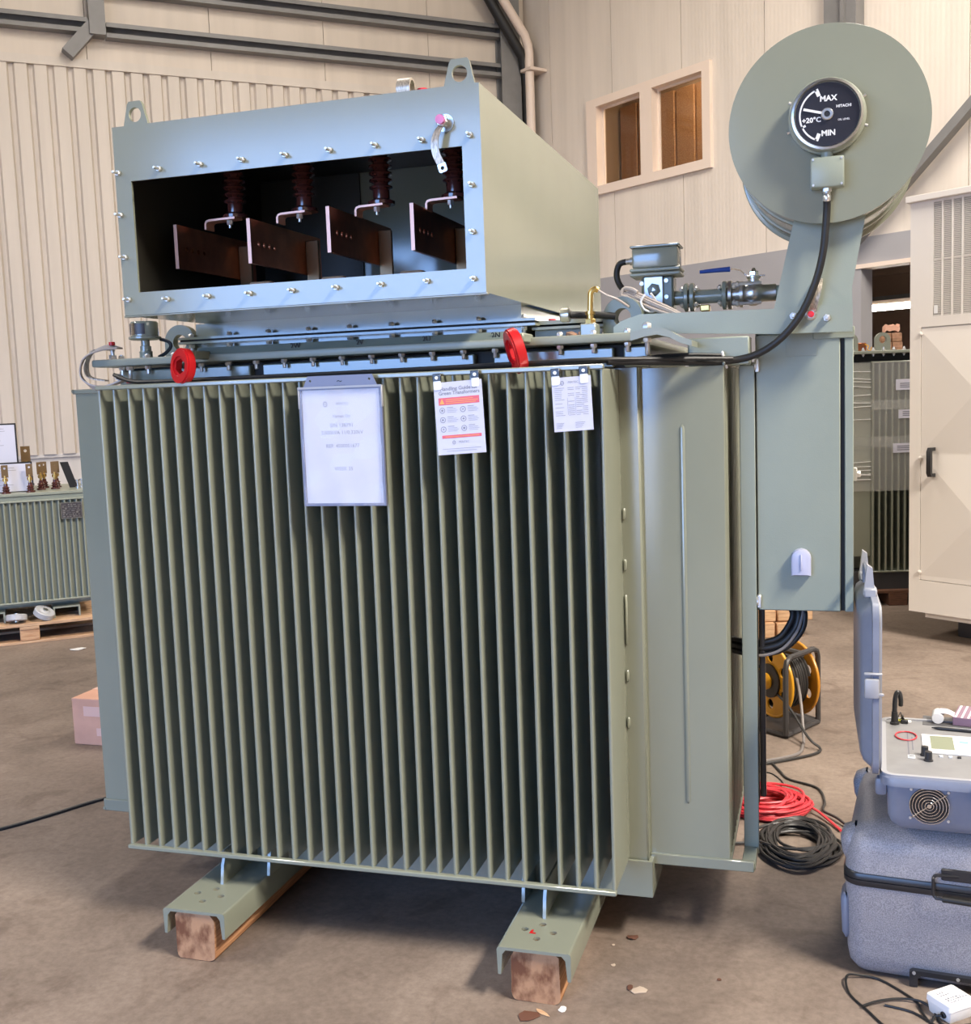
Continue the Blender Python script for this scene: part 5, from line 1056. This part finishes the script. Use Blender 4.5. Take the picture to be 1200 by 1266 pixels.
m.prism([[(0.485, 0.895), (0.635, 0.895), (0.635, 1.015), (0.485, 1.015)], [(0.490, 0.900), (0.630, 0.900), (0.630, 1.010), (0.490, 1.010)]], -0.0135, -0.012, 'y')
for k in range(7):
    x = 0.497
    while x < 0.615:
        w_ = random.uniform(0.006, 0.03)
        m.box(x, min(x+w_, 0.625), -0.013, -0.012, 0.906+k*0.0145, 0.906+k*0.0145+random.choice((0.003, 0.006, 0.009))); x += w_+random.uniform(0.004, 0.014)
stuff(m.build('plate_marking', ZINC, np_))
def bushing(x, y, z, s, base, lb=None):
    q = MB(LF); q.lathe([(0.034*s, 0), (0.034*s, 0.012*s), (0.020*s, 0.018*s), (0.030*s, 0.028*s), (0.020*s, 0.036*s), (0.028*s, 0.046*s), (0.016*s, 0.056*s), (0.014*s, 0.075*s)], (x, y, z), (0, 0, 1), 16); o = q.build('bushing', base, lt)
    q = MB(LF); q.lathe([(0.010*s, 0), (0.010*s, 0.02*s), (0.020*s, 0.022*s), (0.020*s, 0.045*s), (0.010*s, 0.047*s), (0.010*s, 0.065*s)], (x, y, z+0.07*s), (0, 0, 1), 12); q.build('terminal_clamp', BRASS, o)
    q = MB(LF); q.prism([[(x-0.024*s, z+0.12*s), (x+0.024*s, z+0.12*s), (x+0.024*s, z+0.215*s), (x-0.024*s, z+0.215*s)], circ(x, z+0.19*s, 0.008*s, 10)], y-0.006, y+0.006, 'y'); q.build('terminal_flag', BRONZE, o)
for x, y, s in ((-0.35, 0.10, 1.0), (-0.10, 0.10, 1.0), (0.125, 0.10, 0.98), (0.292, 0.10, 0.98), (0.37, 0.30, 0.98), (0.47, 0.30, 0.98)): bushing(x, y, 1.10, s, PORC)
for x, y in ((0.40, 0.50), (0.49, 0.48)): bushing(x, y, 1.10, 0.95, PORC)
for x, y in ((-0.20, 0.62), (0.18, 0.62), (0.28, 0.66)):
    bushing(x, y, 1.115, 1.45, PORC)
for k, x in enumerate((0.63, 0.665)):
    m = MB(LF); m.lathe([(0.018, 0), (0.018, 0.012), (0.008, 0.016), (0.008, 0.05), (0.016, 0.055), (0.016, 0.065)], (x, 0.25+0.1*k, 1.10), (0, 0, 1), 12); m.build('filler_cap', ZINC, lt)
m = MB(LF); m.prism([[(0.575, 1.10), (0.635, 1.10), (0.575, 1.30), (0.515, 1.30)]], 0.36, 0.37, 'y'); m.build('phase_plate', BLACKP, lt)
def board(nm, label, x0, x1, y, z0, z1, back, tri=False):
    o = thing(nm, label, 'sign', LF @ V(((x0+x1)/2, y, z0)), LZ)
    q = MB(LF); q.box(x0-0.010, x1+0.012, y+0.001, y+0.012, z0, z1+0.012, 0.002); q.build('backing', BLACKP, o)
    q = MB(LF); q.box(x0, x1, y-0.001, y+0.001, z0+0.006, z1); q.build('sheet', PAPER, o)
    q = MB(LF); random.seed(6)
    for k in range(9):
        q.box(x0+0.02, x0+0.02+(x1-x0-0.05)*random.uniform(.4, 1), y-0.0016, y-0.001, z1-0.03-k*0.018, z1-0.027-k*0.018)
    stuff(q.build('printed_text', INKL, o))
    if tri:
        q = MB(LF); cx = x0+0.18; q.prism([[(cx-0.11, z1-0.06), (cx+0.11, z1-0.06), (cx, z1-0.235)], [(cx-0.07, z1-0.08), (cx+0.07, z1-0.08), (cx, z1-0.19)]], y-0.002, y-0.001, 'y'); q.build('triangle_mark', BLACKP, o)
    return o
board('document_sheet', 'white document sheet in a black frame leaning behind the copper terminals', -0.42, 0.305, 0.20, 1.1005, 1.312, 1)
board('warning_sheet', 'upper white sheet with a black triangle standing behind the other document', -0.20, 0.215, 0.46, 1.1005, 1.60, 1, True)
for nm, x, a, lb in (('castor_wheel', 0.125, 0.1, 'grey castor wheel lying on the pallet, farther left of the two'), ('castor_wheel', 0.315, 0.9, 'tilted grey castor wheel lying on the pallet beside the base channel')):
    y = -0.02; o = thing(nm, lb, 'wheel', LF @ V((x, y, 0.153)), LZ)
    d = V((sin(a)*0.5, 0.25, cos(a*0.6))).normalized(); c = V((x, y, 0.153+0.036+0.02*a))
    if a > .5: d = V((0.35, -0.3, 0.80)).normalized(); c.z = 0.207
    q = MB(LF); q.lathe([(0.066, -0.024), (0.074, -0.019), (0.074, 0.019), (0.066, 0.024), (0.04, 0.020), (0.03, 0.026)], c, d, 24); q.build('tyre', CASTOR, o)
    q = MB(LF); q.lathe([(0.018, -0.032), (0.018, 0.032)], c, d, 14); q.build('axle', ZINC, o)

# ------------------------------------------------------------------ film-wrapped transformer behind
BF = frame2((2.569, 5.71, 0), (0.966, 0.2588, 0)); BZ = math.atan2(0.2588, 0.966)
bp_ = thing('pallet', 'dark pallet under the film-wrapped transformer in the background', 'pallet', BF @ V((0.2, 0.4, 0)), BZ)
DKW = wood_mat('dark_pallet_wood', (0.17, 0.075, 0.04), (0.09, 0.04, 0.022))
for k in range(5):
    m = MB(BF); m.box(-0.75, 1.1, -0.04+k*0.2, 0.12+k*0.2, 0.095, 0.118, 0.003); m.build('deck_board', DKW, bp_)
for x in (-0.72, 0.10, 0.9):
    m = MB(BF); m.box(x, x+0.14, -0.04, 0.9, 0.0, 0.0945, 0.004); m.build('runner', DKW, bp_)
wt = thing('wrapped_transformer', 'green finned transformer wrapped in clear film behind the cabinet, before the dark doorway', 'transformer', BF @ V((0.4, 0.5, 0.119)), BZ)
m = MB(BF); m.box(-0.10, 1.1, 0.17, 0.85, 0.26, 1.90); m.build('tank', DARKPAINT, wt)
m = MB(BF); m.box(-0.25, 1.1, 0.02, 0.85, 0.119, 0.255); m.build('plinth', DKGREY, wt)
fb = MB(); fb.prism([[(-0.007, 0.17), (-0.007, 0.004), (0, 0), (0.007, 0.004), (0.007, 0.17)]], 0.262, 1.825, 'z'); fbm = fb.mesh('fin', PAINT)
for k in range(18):
    o = bpy.data.objects.new('fin', fbm); COL.objects.link(o); o.parent = wt; o.location = (-0.4-0.005+k*0.0475, -0.5, -0.119)
m = MB(BF); m.box(-0.38, -0.013, 0.035, 0.05, 0.37, 1.83, 0.004); m.build('side_fin', PAINT, wt)
for k in range(6):
    m = MB(BF); m.box(-0.38, -0.11, 0.10+k*0.1, 0.112+k*0.1, 0.37, 1.83, 0.004); m.build('side_fin', PAINT, wt)
m = MB(BF); m.box(-0.02, 0.9, -0.006, 0.17, 1.825, 1.838, 0.003); m.build('top_rail', PAINT, wt)
m = MB(BF); m.box(-0.02, 0.9, -0.006, 0.17, 0.250, 0.262, 0.003); m.build('bottom_rail', PAINT, wt)
m = MB(BF); m.box(-0.35, 1.0, 0.06, 0.8, 1.84, 1.895); m.build('gasket_band', GASKET, wt)
m = MB(BF); m.box(-0.42, 1.1, -0.01, 0.9, 1.895, 1.917, 0.003); cv = m.build('cover_plate', PAINTL, wt)
for k in range(10):
    m = MB(BF); m.bolt((-0.3+k*0.075, 0.02, 1.917), (0, 0, 1), 0.012, 0.012); m.build('bolt', BOLT, cv)
    m = MB(BF); m.bolt((-0.3+k*0.075, 0.02, 1.895), (0, 0, -1), 0.010, 0.008); m.build('bolt', BOLT, cv)
for x in (0.074, -0.165):
    q = MB(BF); r = 0.056; q.prism([[(x-r, 1.917), (x+r, 1.917)]+[(x+r*cos(pi*i/14), 1.995+r*sin(pi*i/14)) for i in range(15)], circ(x, 1.998, 0.028, 18)], 0.03, 0.065, 'y'); q.build('lifting_lug', PAINTL, wt)
m = MB(BF); n = 30
for j, (z0, z1) in enumerate(((0.87, 1.28), (1.20, 1.55), (1.48, 1.835))):
    P = [(-0.40, 0.5), (-0.395, 0.02), (-0.02, 0.018), (-0.012, -0.010-0.001*j), (0.88, -0.010-0.001*j)]
    a = m.vs([(x, y, z0) for x, y in P]); b = m.vs([(x, y, z1) for x, y in P])
    for i in range(len(P)-1): m.face([a[i], a[i+1], b[i+1], b[i]])
m.build('stretch_film', WRAP, wt, smooth=0)
random.seed(9)
m = MB(BF)
for k in range(16):       # gathered film ridges that catch the light
    z = random.choice((random.uniform(0.90, 1.05), random.uniform(1.50, 1.80), random.uniform(0.9, 1.8))); dz = random.uniform(-.03, .03)
    m.tube([(-0.38, 0.016, z), (-0.2, 0.014, z+dz*.5+random.uniform(-.008, .008)), (-0.02, 0.014, z+dz)], 0.0022, 5)
stuff(m.build('film_ridge', WHITEP, wt))
for x0, x1, z0, z1, lb in ((0.155, 0.30, 1.62, 1.70, None), (0.175, 0.30, 1.41, 1.475, None), (0.135, 0.28, 1.155, 1.225, None)):
    m = MB(BF); m.box(x0, x1, -0.0150, -0.0135, z0, z1); o = m.build('label', PAPER, wt)
    m = MB(BF)
    for k in range(3): m.box(x0+0.03, x1-0.02, -0.0156, -0.0151, z0+0.018+k*0.014, z0+0.024+k*0.014)
    stuff(m.build('label_print', INK, o))
kb = thing('copper_block', 'small copper-coloured block with a yellow wire on the wrapped transformer cover', 'block', BF @ V((-0.035, 0.22, 1.917)), BZ)
m = MB(BF); m.box(-0.075, 0.005, 0.20, 0.26, 1.917, 1.985, 0.003); m.build('body', COPPER, kb)
m = MB(BF); m.tube([(-0.01, 0.19, 1.97), (0.01, 0.17, 1.96), (0.0, 0.16, 1.935), (0.02, 0.16, 1.922), (0.035, 0.17, 1.95)], 0.004, 6, 5); m.build('yellow_wire', YELLOW, kb)
for k, (x, z, lb) in enumerate(((0.130, 1.917, 'lower left of the brown blocks stacked on the wrapped transformer'), (0.210, 1.917, 'lower right of the brown blocks stacked on the wrapped transformer'), (0.125, 1.985, 'upper left of the brown blocks stacked on the wrapped transformer'), (0.205, 1.985, 'upper right of the brown blocks stacked on the wrapped transformer'))):
    o = thing('wood_block', lb, 'block', BF @ V((x+0.035, 0.27, z)), BZ, 'brown blocks on the wrapped transformer')
    m = MB(BF); m.box(x, x+0.074, 0.22, 0.32, z, z+0.066, 0.004); m.build('body', TAN, o)
    m = MB(BF); m.box(x, x+0.074, 0.2185, 0.2205, z+0.03, z+0.034); m.build('strap', CARD, o)
o = thing('crumpled_paper', 'crumpled tan wrapping paper lying on the topmost brown blocks', 'paper', BF @ V((0.22, 0.27, 2.052)), BZ)
m = MB(BF); random.seed(14)
m.rings([[(0.155+0.12*(i/6)+random.uniform(-.01, .01), y, 2.0525+z+0.022*abs(sin(i*1.3))) for y, z in ((0.23, 0.0), (0.31, 0.0), (0.30, 0.05), (0.24, 0.04))] for i in range(7)]); m.build('body', CARD, o)
# timber blocks on the floor behind, lying toward the wrapped transformer
TBF = frame2((1.70, 4.42, 0), (0.93, 0.37, 0)); TBZ = math.atan2(0.37, 0.93)
for x0, x1, z0, z1, lb in ((-0.02, 0.20, 0.0, 0.105, 'lower row, leftmost of the stacked pale timber blocks behind the transformer'), (0.215, 0.40, 0.0, 0.10, 'lower row, rightmost of the stacked pale timber blocks behind the transformer'), (-0.05, 0.215, 0.106, 0.185, 'wide upper timber block of the pale stack behind the transformer'), (0.225, 0.47, 0.106, 0.20, 'tall upper timber block of the pale stack, nearest the dark pallet')):
    o = thing('timber_block', lb, 'block', TBF @ V(((x0+x1)/2, 0.35, z0)), TBZ, 'timber blocks behind the transformer')
    m = MB(TBF); m.box(x0, x1, 0.02*(z0 > 0), 0.75, z0, z1, 0.006); m.build('body', WOODB, o)
    m = MB(TBF); m.box(x0+0.006, x1-0.006, 0.02*(z0 > 0)-0.001, 0.02*(z0 > 0)+0.002, z0+0.006, z1-0.006); m.build('end_grain', WOODP, o)
# ------------------------------------------------------------------ white enclosure on the right
EF = frame2((2.733, 4.605, 0), DR); EZ = math.atan2(DR.y, DR.x)
en = thing('equipment_enclosure', 'tall white metal enclosure with louvred vent and black handle at the right', 'enclosure', EF @ V((1.1, 0.6, 0)), EZ)
m = MB(EF); m.box(0, 2.2, 0.014, 1.2, 0.185, 2.80); m.build('housing', ENCL, en)
m = MB(EF); m.prism([[(0, 0.185), (2.2, 0.185), (2.2, 2.80), (0, 2.80)], [(0.075, 0.395), (1.26, 0.395), (1.26, 2.02), (0.075, 2.02)], [(0.145, 2.085), (1.20, 2.085), (1.20, 2.785), (0.145, 2.785)]], 0.0, 0.014, 'y'); m.build('front_frame', ENCL, en)
m = MB(EF); m.box(-0.02, 2.22, -0.03, 1.22, 2.80, 2.84, 0.004); m.build('roof_cap', ENCL, en)
m = MB(EF); m.box(0.10, 2.1, 0.03, 1.15, 0.15, 0.185); m.build('under_frame', ENCL, en)
for x in (0.2, 1.9):
    m = MB(EF); m.box(x, x+0.14, 0.25, 1.1, 0.0, 0.15, 0.005); m.build('skid', DKGREY, en)
m = MB(EF)                                # door leaf with two cross-broken fields
zs = (0.40, 0.47, 1.22, 1.27, 2.0, 2.015); dx0, dx1 = 0.079, 1.255
m.box(dx0, dx1, 0.004, 0.012, 0.40, 2.015)
for z0, z1 in ((0.43, 1.215), (1.225, 1.99)):
    h2 = (z1-z0)/2; a = [(dx0+0.004, z0), (dx1-0.004, z0), (dx1-0.004, z1), (dx0+0.004, z1)]; v = m.vs([(x, 0.004, z) for x, z in a]); r1, r2 = m.vs([(dx0+h2, -0.026, (z0+z1)/2), (dx1-h2, -0.026, (z0+z1)/2)])
    m.face([v[0], v[1], r2, r1]); m.face([v[1], v[2], r2]); m.face([v[2], v[3], r1, r2]); m.face([v[3], v[0], r1])
dr_ = m.build('door', ENCL, en, smooth=0)
m = MB(EF); P = [(0.170, -0.004, 1.085), (0.170, -0.045, 1.085), (0.170, -0.052, 1.10), (0.170, -0.052, 1.235), (0.170, -0.045, 1.25), (0.170, -0.004, 1.25)]; m.ribbon(P, 0.030, 0.022, (1, 0, 0)); m.build('handle', BLACKP, dr_)
for z in (0.45, 1.19, 1.98):
    m = MB(EF); m.lathe([(0.012, 0), (0.012, 0.012), (0.007, 0.016)], (0.078, 0.0, z), (0, -1, 0), 12); m.build('hinge_pin', ENCL, en)
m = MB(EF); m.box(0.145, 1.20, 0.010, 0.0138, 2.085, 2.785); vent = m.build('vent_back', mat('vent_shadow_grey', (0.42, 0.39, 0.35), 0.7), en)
m = MB(EF)
for k in range(17):
    x = 0.145+k*0.0655; m.box(x, x+0.012, 0.0, 0.0098, 2.085, 2.785)
for k in range(61):
    z = 2.088+k*0.01155
    m.poly([(0.15, 0.001, z), (1.195, 0.001, z), (1.195, 0.0095, z+0.0078), (0.15, 0.0095, z+0.0078)])
m.box(0.15, 1.195, 0.0, 0.009, 2.43, 2.438)
lv = m.build('louvre', ENCL, en, smooth=0); lv['kind'] = 'stuff'
m = MB(EF); m.box(0.165, 0.19, -0.002, 0.0, 2.10, 2.15); m.build('vent_label', WHITEP, en)
